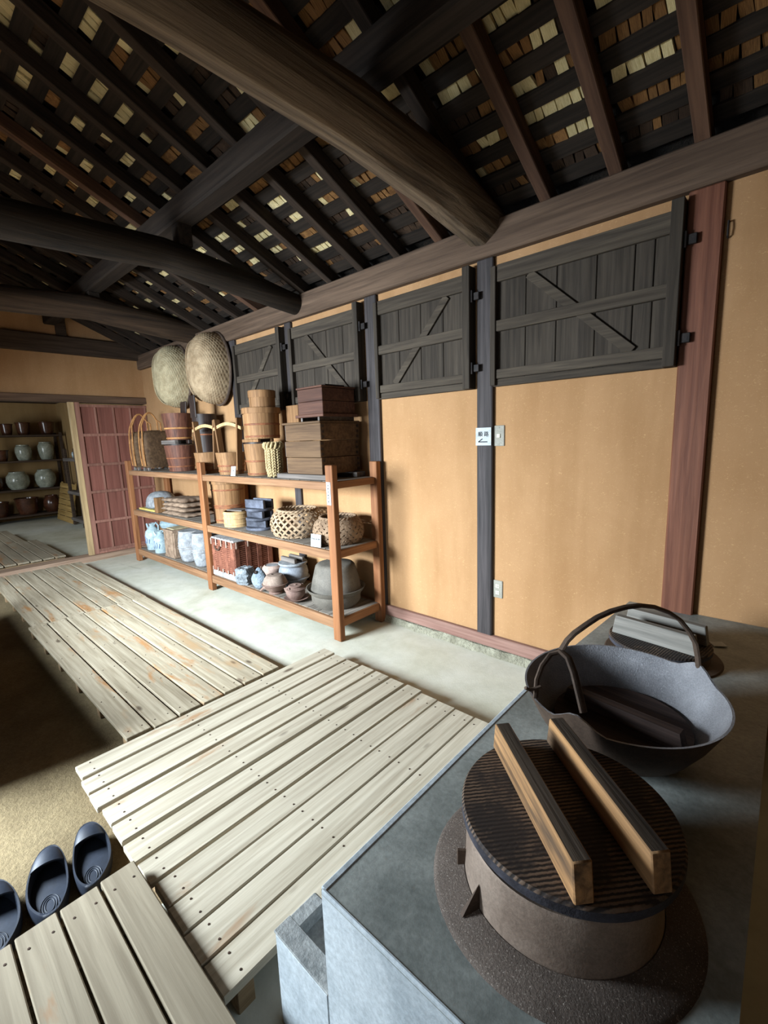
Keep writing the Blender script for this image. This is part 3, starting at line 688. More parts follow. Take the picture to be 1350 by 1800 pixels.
def lid(name, label, loc, rz, rad, th, hl, hh, ht, off, mats, cat='lid', hl2=None):
    r = root(name, label, cat, loc, rz)
    b = NB(); lathe(b, [(0, 0.0), (rad*0.97, 0.0), (rad, 0.006), (rad, th-0.006)], 60); finish(b, 'rim', mats[1], r)
    b = NB(); lathe(b, [(rad, th-0.006), (rad-0.004, th), (0, th)], 60); finish(b, 'board', mats[0], r)
    for s in (-1, 1):
        b = NB(); h = hl if s < 0 or not hl2 else hl2
        v0 = [(-h/2, -ht/2, th), (h/2, -ht/2, th), (h/2, ht/2, th), (-h/2, ht/2, th)]; v1 = [(-h/2+0.012, -ht/2, th+hh), (h/2-0.012, -ht/2, th+hh), (h/2-0.012, ht/2, th+hh), (-h/2+0.012, ht/2, th+hh)]
        hex_(b, v0, v1); bmesh.ops.bevel(b, geom=b.edges[:], offset=0.0025, segments=1, affect='EDGES')
        b.normal_update()
        for f_ in b.faces:
            if abs(f_.normal.z) > 0.9 and f_.calc_center_median().z > th+hh*0.9: f_.material_index = 1
        finish(b, 'handle', [mats[2], mats[3] if len(mats) > 3 else mats[2]], r, (0, s*off, 0))
    return r
ha = math.atan2(-0.268, 0.294)
lid('pot_lid', 'round charred wooden lid with two bar handles on the nearest pot', (0.296, -0.866, ZS+0.130), ha, 0.216, 0.030, 0.40, 0.072, 0.036, 0.070, (M['potlid'], M['lidedge'], M['handle'], M['handle_top']))

# wide iron pan with bail and a wooden drop lid inside
r = root('hanging_iron_pan', 'wide pitted iron pan with arched bail resting on the stove', 'pan', (0.335, -1.385, ZS), 0)
AE = math.radians(200); EAR = (math.radians(84), math.radians(-128))
def panr(R0, z, a):
    return R0
b = NB()
def rimz(a):
    h = 0.182
    for e in EAR:
        d = abs((a-e+PI) % (2*PI)-PI)
        if d < 0.30: h += 0.036*(0.5+0.5*math.cos(d/0.30*PI))
    return h
prof = [(0.06, 0.001, 0), (0.14, 0.006, 0), (0.20, 0.040, 0), (0.240, 0.10, 0), (0.268, 0.155, 0.5), (0.281, 0.182, 1), (0.275, 0.182, 1), (0.262, 0.155, 0.5), (0.234, 0.10, 0), (0.194, 0.044, 0), (0.14, 0.014, 0), (0.0, 0.010, 0)]
n = 72; rings = []
for R0, z, k in prof:
    if R0 == 0: rings.append([b.verts.new((0, 0, z))]); continue
    rings.append([b.verts.new((R0*math.cos(2*PI*i/n)*(0.93 if math.cos(2*PI*i/n) > 0 else 1.0), R0*math.sin(2*PI*i/n), z+k*(rimz(2*PI*i/n)-0.182))) for i in range(n)])
b.faces.new(rings[0][::-1])
for k_, (p_, q) in enumerate(zip(rings, rings[1:])):
    for i in range(n):
        j = (i+1) % n
        f_ = b.faces.new((p_[i], p_[j], q[0])) if len(q) == 1 else b.faces.new((p_[i], p_[j], q[j], q[i]))
        f_.material_index = 1 if k_ < 5 else 0
finish(b, 'bowl', [M['pan'], M['rustd']], r, ang=50)
BO = Vector((0.335, -1.385, ZS))
b = NB(); tube(b, [tuple(Vector(q)-BO) for q in ((0.439, -1.201, 0.892), (0.428, -1.218, 0.921), (0.415, -1.237, 0.940), (0.394, -1.267, 0.960), (0.374, -1.297, 0.977), (0.348, -1.335, 0.990), (0.321, -1.374, 0.996), (0.293, -1.415, 0.995), (0.265, -1.456, 0.984), (0.235, -1.499, 0.961), (0.211, -1.536, 0.931), (0.191, -1.564, 0.893), (0.174, -1.589, 0.848), (0.166, -1.600, 0.800), (0.162, -1.602, 0.765))], 0.0066, 8, flat=1.5)
finish(b, 'bail', M['rustd'], r)
b = NB(); tube(b, [tuple(Vector(q)-BO) for q in ((0.482, -1.140, 0.765), (0.483, -1.150, 0.815), (0.478, -1.170, 0.849), (0.462, -1.190, 0.881), (0.439, -1.201, 0.893), (0.407, -1.175, 0.892), (0.382, -1.148, 0.868), (0.362, -1.128, 0.830), (0.346, -1.120, 0.785))], 0.0068, 8, flat=1.6)
finish(b, 'bail_fork', M['rustd'], r)
b = NB(); tube(b, [tuple(Vector(q)-BO) for q in ((0.470, -1.145, 0.800), (0.492, -1.125, 0.790), (0.500, -1.112, 0.800))], 0.005, 6); finish(b, 'bail_hook', M['rustd'], r)
r = root('drop_lid', 'dark round wooden drop lid with a bar, lying inside the iron pan', 'lid', (0.322, -1.385, ZS+0.060), math.radians(-8))
b = NB(); lathe(b, [(0, 0), (0.182, 0), (0.188, 0.006), (0.186, 0.018), (0, 0.018)], 48); finish(b, 'board', M['droplid'], r)
b = NB(); hex_(b, [(-0.17, -0.02, 0.018), (0.17, -0.02, 0.018), (0.17, 0.02, 0.018), (-0.17, 0.02, 0.018)], [(-0.16, -0.016, 0.058), (0.16, -0.016, 0.058), (0.16, 0.016, 0.058), (-0.16, 0.016, 0.058)]); finish(b, 'handle', M['droplid'], r)

# back pot with its lid
r = root('small_stove_pot', 'dark iron pot sunk in the stove at the plaster wall, under a grey-handled lid', 'pot', (0.345, -2.09, ZS))
b = NB(); lathe(b, [(0.15, 0.001), (0.215, 0.0), (0.210, 0.006), (0.172, 0.012), (0.165, 0.05), (0.158, 0.05), (0.158, 0.012), (0, 0.008)], 48); finish(b, 'collar', M['rustd'], r)
b = NB(); box(b, (0, 0, 0), (0.05, 0.05, 0.004), None, 0.001); finish(b, 'mortar_patch', M['white'], r, (-0.172, -0.235, 0.004), (0.03, 0.05, 0.5))  # patch of broken white mortar on the stove top
lid('pot_lid', 'grey-handled dark wooden lid on the pot against the plaster wall', (0.352, -2.065, ZS+0.052), math.radians(-9), 0.186, 0.026, 0.315, 0.078, 0.030, 0.062, (M['potlid'], M['lidedge'], M['handle_grey']))

# ------------------------------------------------------------------ storage rack
XN, XF, XM = 2.405, 6.36, 4.39       # post centre lines
YF, YK = -2.145, -2.605
TZ, MZ, BZ = 1.20, 0.69, 0.165       # shelf heights
rk = root('storage_rack', 'long cedar storage rack with three shelves along the plaster wall', 'rack', (4.38, -2.375, 0))
def rkp(name, x0, x1, y0, y1, z0, z1, mat, bev=0.004):
    b = NB(); box(b, (0, 0, 0), (abs(x1-x0), abs(y1-y0), abs(z1-z0)), None, bev)
    return finish(b, name, mat, rk, ((x0+x1)/2-4.38, (y0+y1)/2+2.375, (z0+z1)/2))
for x in (XN+0.035, XM, XF):
    for y in (YF, YK): rkp('post', x-0.042 if x > 3 else x-0.038, x+0.042 if x > 3 else x+0.038, y-0.026, y+0.026, 0, 1.32, M['rack_z'])
for z, h in ((TZ, 0.062), (MZ, 0.070), (BZ, 0.080)):
    for a, c in ((XN+0.075, XM-0.042), (XM+0.042, XF-0.042)):
        rkp('rail', a, c, YF-0.014, YF+0.018, z-h, z-0.002, M['rack_x'])
        rkp('rail', a, c, YK-0.016, YK+0.016, z-h, z-0.002, M['rack_x'])
    for x in (XN+0.035, XF): rkp('end_rail', x-0.018, x+0.018, YK+0.026, YF-0.026, z-h*0.85, z-0.002, M['rack_y'])
    nsl = 30; w_ = (XF-XN-0.03)/nsl; src = None
    for i in range(nsl):
        x = XN+0.05+w_*(i+0.5)-0.02
        if src is None: src = rkp('slat', x-w_/2+0.003, x+w_/2-0.003, YK+0.017, YF-0.015, z-0.018, z, M['rack_deck'], 0.002)
        else: share(src, 'slat', rk, (x-4.38, src.location.y, z-0.009+R_.uniform(-0.001, 0.0)))
def stroke_marks(parent, places, size, lean, seed):
    """small written characters too blurred to read: short strokes"""
    rg = random.Random(seed); b = NB()
    for c in places:
        for k in range(4):
            u, v_ = rg.uniform(-0.35, 0.35)*size, rg.uniform(-0.40, 0.40)*size
            d = (size*0.80, 0.0012, size*0.19) if k % 2 else (size*0.20, 0.0012, size*0.75)
            box(b, (c[0]+u*(0.3 if k % 2 else 1), c[1]-v_*math.sin(lean)*(1 if k % 2 else 0.3), c[2]+v_*(1 if k % 2 else 0.3)), d, (lean, 0, 0))
    return finish(b, 'lettering', M['ink'], parent)
r = root('post_label', 'narrow white paper label with vertical writing on the rack post', 'label', (XN+0.042, YF+0.026, 1.118))
b = NB(); box(b, (0, 0.001, 0), (0.044, 0.0015, 0.165), None, 0.0); finish(b, 'paper', M['white'], r)
stroke_marks(r, [(0.004, 0.0022, 0.058-0.023*k) for k in range(6)], 0.013, 0.0, 31)

def stave(r, r0, r1, z0, z1, mat, hoops=(), wall=0.010, nst=18, hoopm=None, floor=True, closed=False, hr=0.006, hflat=2.2):
    """tapered stave vessel: wall with faint stave edges + hoops"""
    b = NB(); n = nst*4
    def fn(rr, z, a): return rr*(1-0.006*(0.5+0.5*math.cos(a*nst))**6)
    top = [(r1, z1), (0, z1)] if closed else [(r1, z1), (r1-wall, z1), (r0-wall, z0+0.02), (0, z0+0.02)]
    lathe(b, [(0, z0), (r0, z0)]+top, n, fn=fn); finish(b, 'staves', mat, r, ang=30)
    for h in hoops:
        u = (h-z0)/(z1-z0); rr = r0+(r1-r0)*u+0.001; b = NB()
        tube(b, [(rr*math.cos(2*PI*i/36), rr*math.sin(2*PI*i/36), h) for i in range(36)], hr*0.6, 6, True, flat=None)
        for v in b.verts: v.co.z = h+(v.co.z-h)*hflat
        finish(b, 'hoop', hoopm or M['hoop'], r)
# --- top shelf
def flask(x, label):
    r = root('bentwood_canteen', label, 'canteen', (x, -2.32, TZ), 0.10, group='canteens with cane loops on the top shelf')
    b = NB(); n = 28; pr = []
    for z, s in ((0.035, 0.92), (0.05, 1.0), (0.40, 1.0), (0.45, 0.94), (0.475, 0.72), (0.485, 0.3)): pr.append((z, s))
    rings = []
    for z, s in pr:
        ring = []
        for i in range(n):
            a = 2*PI*i/n; cx_, sy_ = math.cos(a), math.sin(a); p_ = 0.45
            ring.append(b.verts.new((0.078*s*math.copysign(abs(cx_)**p_, cx_), 0.165*s*math.copysign(abs(sy_)**p_, sy_), z)))
        rings.append(ring)
    b.faces.new(rings[0][::-1]); b.faces.new(rings[-1])
    for p_, q in zip(rings, rings[1:]):
        for i in range(n): b.faces.new((p_[i], p_[(i+1) % n], q[(i+1) % n], q[i]))
    finish(b, 'body', M['chest'], r, ang=50)
    for y in (-0.12, 0.14):
        for xx in (-0.05, 0.05):
            b = NB(); box(b, (xx, y, 0.019), (0.03, 0.03, 0.038), None, 0.003); finish(b, 'foot', M['greyboard'], r)
    for xx in (-0.052, 0.030):
        b = NB(); pts = []
        for i in range(25):
            t = i/24; a = PI*t
            if t < 0.30: q = (xx*1.0+0.02*math.sin(PI*t/0.30), 0.176, 0.06+0.40*t/0.30)
            elif t > 0.78: q = (xx*1.0, -0.06, 0.46+0.12*(1-t)/0.22)
            else:
                u = (t-0.30)/0.48; q = (xx*(1-u)*0.6+0.01, 0.176-0.236*u, 0.46+0.235*math.sin(PI*(0.05+0.78*u)))
            pts.append(q)
        tube(b, pts, 0.0055, 6, flat=1.6); finish(b, 'cane_loop', M['hoop'], r)
    b = NB(); box(b, (0, 0.164, 0.22), (0.07, 0.010, 0.34), None, 0.004); finish(b, 'face_board', M['tub'], r)
    return r
flask(6.17, 'bentwood canteen with cane loops, leftmost thing on the top shelf')
flask(5.86, 'bentwood canteen with cane loops, touching the dark red buckets')
r = root('dark_bucket', 'dark red-brown bucket at the bottom of the two-bucket stack', 'bucket', (5.29, -2.36, TZ)); stave(r, 0.135, 0.168, 0.0, 0.295, M['tubred'], (0.055, 0.15), hoopm=M['hoopd'])
r = root('barred_lid', 'flat dark board lid with bars between the stacked dark buckets', 'lid', (5.29, -2.36, TZ+0.296))
b = NB(); lathe(b, [(0, 0), (0.16, 0), (0.16, 0.014), (0, 0.014)], 36); finish(b, 'board', M['tubblack'], r)
for y in (-0.07, 0.09): b = NB(); box(b, (0.05, y, 0.036), (0.36, 0.045, 0.044), None, 0.004); finish(b, 'bar', M['greyboard'] if y > 0 else M['tubblack'], r)
r = root('dark_bucket', 'dark red bucket with tan hoops and black ear board, upper of the stack', 'bucket', (5.28, -2.36, TZ+0.355)); stave(r, 0.128, 0.166, 0.0, 0.295, M['tubred'], (0.02, 0.13), hr=0.011, hflat=1.4)
b = NB(); box(b, (0.07, -0.112, 0.31), (0.14, 0.018, 0.26), (0.08, 0, 0), 0.006); finish(b, 'ear', M['tubblack'], r)
r = root('dark_bucket', 'tall black bucket with ear board behind the two handled pails', 'bucket', (4.86, -2.47, TZ)); stave(r, 0.118, 0.130, 0.0, 0.62, M['tubblack'], (0.12, 0.40), hoopm=M['hoopd'])
b = NB(); box(b, (0.0, 0.118, 0.70), (0.125, 0.018, 0.24), None, 0.006); finish(b, 'ear', M['tubblack'], r)
def pail(x, y, rz, label):
    r = root('handled_pail', label, 'pail', (x, y, TZ), rz, group='pale pails with arched handles')
    stave(r, 0.112, 0.138, 0.0, 0.212, M['tub'], (0.035, 0.085), hoopm=M['hoopd'])
    for s in (-1, 1):
        b = NB(); box(b, (0, 0, 0), (0.016, 0.074, 0.50), None, 0.010); finish(b, 'ear', M['tub'], r, (s*0.142, 0, 0.285), (0, s*0.10, 0))
    b = NB(); pts = [(-0.205+0.41*i/16, 0, 0.435+0.048*math.sin(PI*i/16)) for i in range(17)]
    ribbon(b, pts, [(0, 0, 1)]*17, 0.036, 0.030); finish(b, 'handle', M['tubpale'], r)
pail(4.52, -2.30, 0.15, 'pale pail with arched handle, behind the rack post')
pail(4.075, -2.30, 0.15, 'pale pail with arched handle, next to the stacked round boxes')
def kanji_card(name, label, loc, rz, wd, ht, rows, lean=0.25):
    r = root(name, label, 'card', loc, rz)
    b = NB(); box(b, (0, 0, ht/2*math.cos(lean)+0.002), (wd, 0.003, ht), (lean, 0, 0), 0.0); p_ = finish(b, 'card_face', M['white'], r)
    for n_, sz, zz in rows:
        stroke_marks(r, [((k-(n_-1)/2)*sz*1.15, 0.0024-(zz-ht/2)*math.sin(lean), zz*math.cos(lean)+0.002) for k in range(n_)], sz, lean, int(zz*1000))
    b = NB(); box(b, (0, -0.020, 0.010), (wd*0.5, 0.030, 0.012), None, 0.002); finish(b, 'card_foot', M['white'], r)
kanji_card('name_card', 'narrow white name card leaning on the pale pail', (3.80, -2.16, TZ), 0.5, 0.046, 0.088, [(1, 0.016, 0.050)])
r = root('round_box', 'tan round lidded tub at the bottom of the three-box stack', 'tub', (3.655, -2.36, TZ)); stave(r, 0.118, 0.138, 0.0, 0.285, M['tub'], (0.015, 0.13), hoopm=M['hoopd'])
b = NB(); lathe(b, [(0, 0.286), (0.128, 0.286), (0.128, 0.300), (0, 0.300)], 36); finish(b, 'lid', M['tubblack'], r)
for y in (-0.06, 0.08): b = NB(); box(b, (0, y, 0.314), (0.26, 0.03, 0.028), None, 0.003); finish(b, 'lid_bar', M['tub'], r)
r = root('round_box', 'tan hooped tub in the middle of the three-box stack', 'tub', (3.585, -2.36, TZ+0.329)); stave(r, 0.150, 0.156, 0.0, 0.235, M['tub'], (0.02, 0.125), hoopm=M['hoopd'])
b = NB(); lathe(b, [(0.150, 0.220), (0.170, 0.220), (0.172, 0.265), (0.168, 0.270), (0, 0.270)], 48); finish(b, 'lid', M['tub'], r)
r = root('round_box', 'small round bentwood box on top of the three-box stack', 'box', (3.555, -2.36, TZ+0.600)); stave(r, 0.112, 0.114, 0.0, 0.10, M['tub'], (), closed=True)
b = NB(); lathe(b, [(0.114, 0.085), (0.119, 0.085), (0.120, 0.142), (0.117, 0.146), (0, 0.146)], 48); finish(b, 'lid', M['tub'], r)
b = NB(); bx(b, -0.085, 0.085, -0.04, 0.04, 0, 0.61, 0.004); o = finish(b, 'upright_board_box', M['tub'], None, (3.34, -2.555, TZ)); tag(o, 'tall thin tan board box standing behind the round box stack', 'box')
# braided straw pouch
r = root('straw_pouch', 'cream braided straw pouch between the round boxes and chests', 'pouch', (3.262, -2.24, TZ))
b = NB()
lathe(b, [(0, 0.01), (0.05, 0.01), (0.064, 0.05), (0.068, 0.22), (0.066, 0.27), (0, 0.27)], 20); finish(b, 'core', M['straw'], r)
b = NB(); ncol = 10
for c in range(ncol):
    a = 2*PI*c/ncol
    for k in range(12):
        z = 0.018+k*0.0225; rr = 0.056+0.012*min(1, k/3)
        for s in (-1, 1):
            aa = a+s*0.12
            t = bmesh.ops.create_icosphere(b, subdivisions=1, radius=1.0)
            m = Matrix.Translation((rr*math.cos(aa), rr*math.sin(aa), z+s*0.004)) @ Matrix.Rotation(aa, 4, 'Z') @ Matrix.Rotation(s*0.6, 4, 'X') @ Matrix.Diagonal((0.009, 0.010, 0.017, 1))
            xf(b, t['verts'], m)
finish(b, 'braid', M['straw'], r, ang=80)['kind'] = 'stuff'
b = NB()
for c in range(14):
    a = 2*PI*c/14; tube(b, [((0.066+dr)*math.cos(a+tw), (0.066+dr)*math.sin(a+tw), 0.255+dz) for dr, dz, tw in ((0, -0.012, 0), (0.014, 0.004, 0.08), (0.014, 0.022, 0.16), (0.0, 0.036, 0.24))], 0.012, 6)
finish(b, 'rolled_cuff', M['straw'], r, ang=80)['kind'] = 'stuff'
# tiered chests
r = root('tiered_chest', 'large brown chest of three stacked trays on a grey base, right end of top shelf', 'chest', (2.83, -2.41, TZ))
for y in (-0.14, 0.175): b = NB(); box(b, (0.02, y, 0.020), (0.62, 0.10, 0.038), None, 0.004); finish(b, 'base_board', M['greyboard'], r)
zt = 0.042
for i, (dx, h) in enumerate(((0.0, 0.128), (0.008, 0.128), (-0.004, 0.128))):
    b = NB(); bx(b, -0.225+dx, 0.205+dx, -0.20, 0.205, zt, zt+h-0.003, 0.003); tr_ = finish(b, 'tray', M['chest'], r)
    b = NB(); bx(b, 0.206+dx, 0.228+dx, -0.19, 0.19, zt+0.006, zt+h-0.006, 0.002); finish(b, 'end_board', M['greyboard'], tr_)
    for q in range(3):
        for yy in (-0.175, 0.182):
            b = NB(); box(b, (-0.2255+dx, yy, zt+0.024+q*0.040), (0.004, 0.022, 0.020)); finish(b, 'joint_key', M['tubblack'], tr_)
    zt += h
b = NB(); bx(b, -0.232, 0.235, -0.206, 0.212, zt-0.002, zt+0.014, 0.003); finish(b, 'cover', M['chest'], r)
zc = TZ+zt+0.0145
r = root('small_chest', 'smaller dark red-brown two-tier chest on top of the large chest', 'chest', (2.745, -2.41, zc))
for xx in (-0.10, 0.10): b = NB(); box(b, (xx, 0, 0.015), (0.02, 0.36, 0.029), None, 0.002); finish(b, 'runner', M['greyboard'], r)
b = NB(); bx(b, -0.165, 0.165, -0.175, 0.19, 0.030, 0.052, 0.003); finish(b, 'base_tray', M['chestd'], r)
for k in range(2): b = NB(); bx(b, -0.145, 0.145, -0.16, 0.172, 0.053+k*0.095, 0.146+k*0.095, 0.003); finish(b, 'tier', M['chestd'], r)
b = NB(); bx(b, -0.152, 0.152, -0.166, 0.180, 0.243, 0.256, 0.003); finish(b, 'cover', M['chestd'], r)
for xx in (-0.075, 0.075): b = NB(); box(b, (xx, -0.01, 0.265), (0.03, 0.20, 0.018), None, 0.003); finish(b, 'cover_bar', M['tubblack'], r)

# --- middle shelf
def weave_dome(b, ra, rb, h, nu=96, nv=40, amp=0.004, fu=32, fv=24, zt=0.0, power=2.6, lip=0.0):
    """domed basket with woven relief, open side down at z=zt"""
    G = []
    for j in range(nv+1):
        v = j/nv*PI/2*0.999
        c, s_ = abs(math.cos(v))**(2/power), abs(math.sin(v))**(2/power)
        row = []
        for i in range(nu):
            u = 2*PI*i/nu; e = amp*math.sin(u*fu/2)*math.cos(v*fv*2)*(0.3+0.7*math.cos(v))
            row.append(b.verts.new(((ra*c+e)*math.cos(u), (rb*c+e)*math.sin(u), zt+h*s_+e*0.7*math.sin(v))))
        G.append(row)
    for p_, q in zip(G, G[1:]):
        for i in range(nu): b.faces.new((p_[i], p_[(i+1) % nu], q[(i+1) % nu], q[i]))
    b.faces.new(G[-1])
o = None
b = NB(); bx(b, -0.24, 0.24, -0.19, 0.19, 0, 0.022, 0.004); o = finish(b, 'straw_mat', M['yellow'], None, (6.04, -2.375, MZ)); tag(o, 'yellow straw mat under the domed basket', 'mat')
r = root('winnowing_tray', 'thin white-edged tray on the yellow mat under the domed basket', 'tray', (6.04, -2.375, MZ+0.0225))
b = NB(); lathe(b, [(0, 0), (0.20, 0), (0.225, 0.014), (0.218, 0.016), (0.195, 0.006), (0, 0.006)], 40, ex=1.05, ey=0.82); finish(b, 'tray', M['wicker_white'], r)
r = root('domed_basket', 'grey-white domed mesh basket upturned at the far end of the middle shelf', 'basket', (6.03, -2.375, MZ+0.039))
b = NB(); weave_dome(b, 0.215, 0.175, 0.19, amp=0.005); finish(b, 'dome', M['wicker_white'], r, ang=70)
b = NB(); tube(b, [(0.215*math.cos(2*PI*i/40), 0.175*math.sin(2*PI*i/40), 0.007) for i in range(40)], 0.007, 6, True); finish(b, 'rim', M['wicker_white'], r)
b = NB(); bx(b, -0.035, 0.035, -0.05, 0.05, 0, 0.185, 0.004); o = finish(b, 'wooden_block', M['tub'], None, (5.70, -2.22, MZ)); tag(o, 'upright tan wooden block between domed basket and straw mats', 'block')
rg = random.Random(5)
for k, lab in enumerate(('bottom', 'second lowest', 'third lowest', 'topmost')):
    b = NB(); L_, W_ = 0.60-0.03*k, 0.36-0.02*k; nx, ny = 30, 14; th = 0.042
    G = [[], []]
    for side in (0, 1):
        for i in range(nx+1):
            row = []
            for j in range(ny+1):
                x, y = -L_/2+L_*i/nx, -W_/2+W_*j/ny; ed = min(1, min(i, nx-i, j*1.4, (ny-j)*1.4)/1.5)
                z = (th*(0.55+0.45*ed) if side else th*0.42*(1-ed)) + 0.006*math.sin(x*9+k)*(side) + 0.003*math.sin(i*2.1)*math.cos(j*2.3)*side
                row.append(b.verts.new((x+0.006*math.sin(j*1.7+k), y+0.008*math.sin(i*0.9+k), z)))
            G[side].append(row)
    for side in (0, 1):
        for i in range(nx):
            for j in range(ny): b.faces.new((G[side][i][j], G[side][i+1][j], G[side][i+1][j+1], G[side][i][j+1]))
    for i in range(nx):
        for j in (0, ny): b.faces.new((G[0][i][j], G[0][i+1][j], G[1][i+1][j], G[1][i][j]))
    for j in range(ny):
        for i in (0, nx): b.faces.new((G[0][i][j], G[0][i][j+1], G[1][i][j+1], G[1][i][j]))
    o = finish(b, 'folded_straw_mat', M['wicker_brown'], None, (5.22+0.03*(k % 2), -2.36+0.012*k, MZ+0.001+0.054*k), (0, 0, rg.uniform(-0.10, 0.10)), 70)
    tag(o, f'folded brown straw mat, {lab} of the pile on the middle shelf', 'mat', 'folded straw mats')
r = root('stave_tub', 'tall tan hooped tub on the middle shelf behind the rack post', 'tub', (4.36, -2.40, MZ)); stave(r, 0.158, 0.170, 0.0, 0.40, M['tub'], (0.03, 0.16, 0.18, 0.34), hoopm=M['hoopd'], nst=22)
b = NB(); lathe(b, [(0.165, 0.402), (0.178, 0.402), (0.178, 0.438), (0.172, 0.442), (0, 0.442)], 44); finish(b, 'lid', M['tub'], r)
r = root('steamer_box', 'pale low round bentwood steamer next to the stacked black lids', 'box', (4.055, -2.30, MZ)); stave(r, 0.124, 0.126, 0.0, 0.150, M['tubpale'], (0.03, 0.085, 0.13), hoopm=M['tubpale'], nst=12)
b = NB(); box(b, (-0.02, -0.01, 0.158), (0.19, 0.12, 0.012), (0, 0, 0.3), 0.002); finish(b, 'lid_board', M['greyboard'], r)
zl = MZ
for k, (lab, rad, hh) in enumerate((('bottom', 0.138, 0.062), ('middle', 0.132, 0.062), ('top', 0.130, 0.078))):
    r = root('black_pot_lid', f'blue-black wooden pot lid with bar handles, {lab} of the lid stack', 'lid', (3.70, -2.34, zl), (0.25, 0.05, 0.18)[k], group='stacked black lids')
    b = NB(); lathe(b, [(0, 0), (rad*0.96, 0), (rad, 0.006), (rad, 0.020), (rad*0.97, 0.026), (0, 0.026)], 44); finish(b, 'disc', M['lidblack'], r)
    for s in (-1, 1): b = NB(); box(b, (0, s*0.052, 0.026+hh/2), (0.24, 0.030, hh), None, 0.003); finish(b, 'handle', M['lidblack'], r)
    zl += 0.026+hh+0.001
def open_basket(x, y, z, R, h, nst, label, mat, seed, dens=1):
    r = root('woven_basket', label, 'basket', (x, y, z), group='open-weave baskets on the middle shelf'); rg = random.Random(seed)
    def surf(u, t):      # t 0..1 bottom to top of a squat round basket curling in
        a = -0.95+2.25*t; rr = R*(0.60+0.40*math.cos(a)); zz = h*(0.46+0.50*math.sin(a)/math.sin(1.25))
        return Vector((rr*math.cos(u), rr*math.sin(u), max(0.006, zz)))
    b = NB()
    for k in range(nst):
        u0 = 2*PI*k/nst
        for s in (-1, 1):
            pts, nr = [], []
            for i in range(15):
                t = i/14; u = u0+s*(t*2.0-1.0)*0.62+rg.uniform(-0.012, 0.012)
                p_ = surf(u, t); q = surf(u, min(1, t+0.02))-surf(u, t-0.02); nn = Vector((-math.sin(u), math.cos(u), 0)).cross(q)
                nn = -nn.normalized() if nn.dot(Vector((math.cos(u), math.sin(u), 0))) < 0 else nn.normalized()
                over = 0.0045*math.cos(PI*(i*0.98+k+(0 if s > 0 else 1)))
                pts.append(p_+nn*over); nr.append(nn)
            ribbon(b, pts, nr, 0.017*dens, 0.004)
    finish(b, 'weave', mat, r, ang=60)['kind'] = 'stuff'
    for t, rr in ((1.0, 0.013), (0.02, 0.009)):
        b = NB()
        for ph in (0, PI):
            pts = []
            for i in range(72):
                u = 2*PI*i/72; p_ = surf(u, t); w_ = 14*u+ph; pts.append(p_+Vector((math.cos(u), math.sin(u), 0))*rr*0.5*math.cos(w_)+Vector((0, 0, max(0, rr*0.5+rr*0.5*math.sin(w_)))))
            tube(b, pts, rr*0.62, 6, True)
        finish(b, 'braided_rim', mat, r, ang=60)
    return r
open_basket(3.165, -2.370, MZ, 0.232, 0.225, 22, 'open-weave bamboo basket with large gaps on the middle shelf', M['wicker_tan'], 3, 1.0)
open_basket(2.66, -2.385, MZ, 0.200, 0.20, 24, 'tight-weave brown basket at the near end of the middle shelf', M['wicker_dark'], 4, 1.45)
b = NB(); lathe(b, [(0, 0), (0.145, 0), (0.165, 0.10), (0.155, 0.10), (0, 0.10)], 32); 
b.free()
kanji_card('name_card', 'white name card with small writing in front of the tight-weave basket', (2.660, -2.150, MZ), 0.10, 0.105, 0.098, [(6, 0.0130, 0.062)], 0.10)

# --- bottom shelf
def ceramic(x, y, z, R, h, label, kind, rz=0.0, cat='jug'):
    r = root('ceramic_jug', label, cat, (x, y, z), rz, group='pale blue ceramic vessels'); b = NB()
    if kind == 'jug':
        lathe(b, [(0, 0), (R*0.86, 0), (R*0.90, 0.012), (R*0.86, 0.03), (R*0.98, h*0.25), (R, h*0.55), (R*0.90, h*0.70), (R*0.55, h*0.82), (R*0.36, h*0.88), (R*0.36, h*0.95), (R*0.44, h), (R*0.30, h), (R*0.28, h*0.85)], 36); finish(b, 'body', M['celadon'], r)
        b = NB(); tube(b, [(-R*0.30, 0, h*0.93), (-R*0.62, 0, h*1.03), (-R*0.98, 0, h*0.92), (-R*0.92, 0, h*0.68)], 0.011, 7); finish(b, 'handle', M['celadon'], r)
        b = NB(); tube(b, [(R*0.55, 0, h*0.74), (R*0.80, 0, h*0.86), (R*0.92, 0, h*0.98)], [0.020, 0.015, 0.012], 8); finish(b, 'spout', M['celadon'], r)
        for k in range(3):
            b = NB(); a = 1.1+0.35*k; c = Vector((R*1.003*math.cos(a), R*1.003*math.sin(a), h*0.40)); tube(b, [tuple(c+Vector((0.002, 0, 0.05-0.02*k))), tuple(c+Vector((-0.006, 0, 0.0))), tuple(c+Vector((0.006, 0, -0.045)))], 0.004, 5); finish(b, 'blue_mark', M['blue'], r)
    else:
        lathe(b, [(0, 0), (R*0.5, 0), (R*0.9, h*0.30), (R, h*0.60), (R*0.92, h*0.85), (R*0.80, h), (R*0.74, h), (R*0.85, h*0.80), (R*0.8, h*0.35), (0, h*0.12)], 40); finish(b, 'body', M['celadon'], r)
    return r
ceramic(6.14, -2.27, BZ, 0.100, 0.34, 'pale blue ceramic jug with handle, farthest along the bottom shelf', 'jug', 0.4)
ceramic(5.86, -2.25, BZ, 0.092, 0.275, 'pale blue ceramic jug with handle, beside the brown wicker case', 'jug', 0.7)
b = NB(); bx(b, -0.14, 0.14, -0.08, 0.08, 0, 0.24, 0.01); o = finish(b, 'wooden_stand', M['greyboard'], None, (6.00, -2.50, BZ)); tag(o, 'low grey wooden stand behind the jugs, under the pale blue bowl', 'stand')
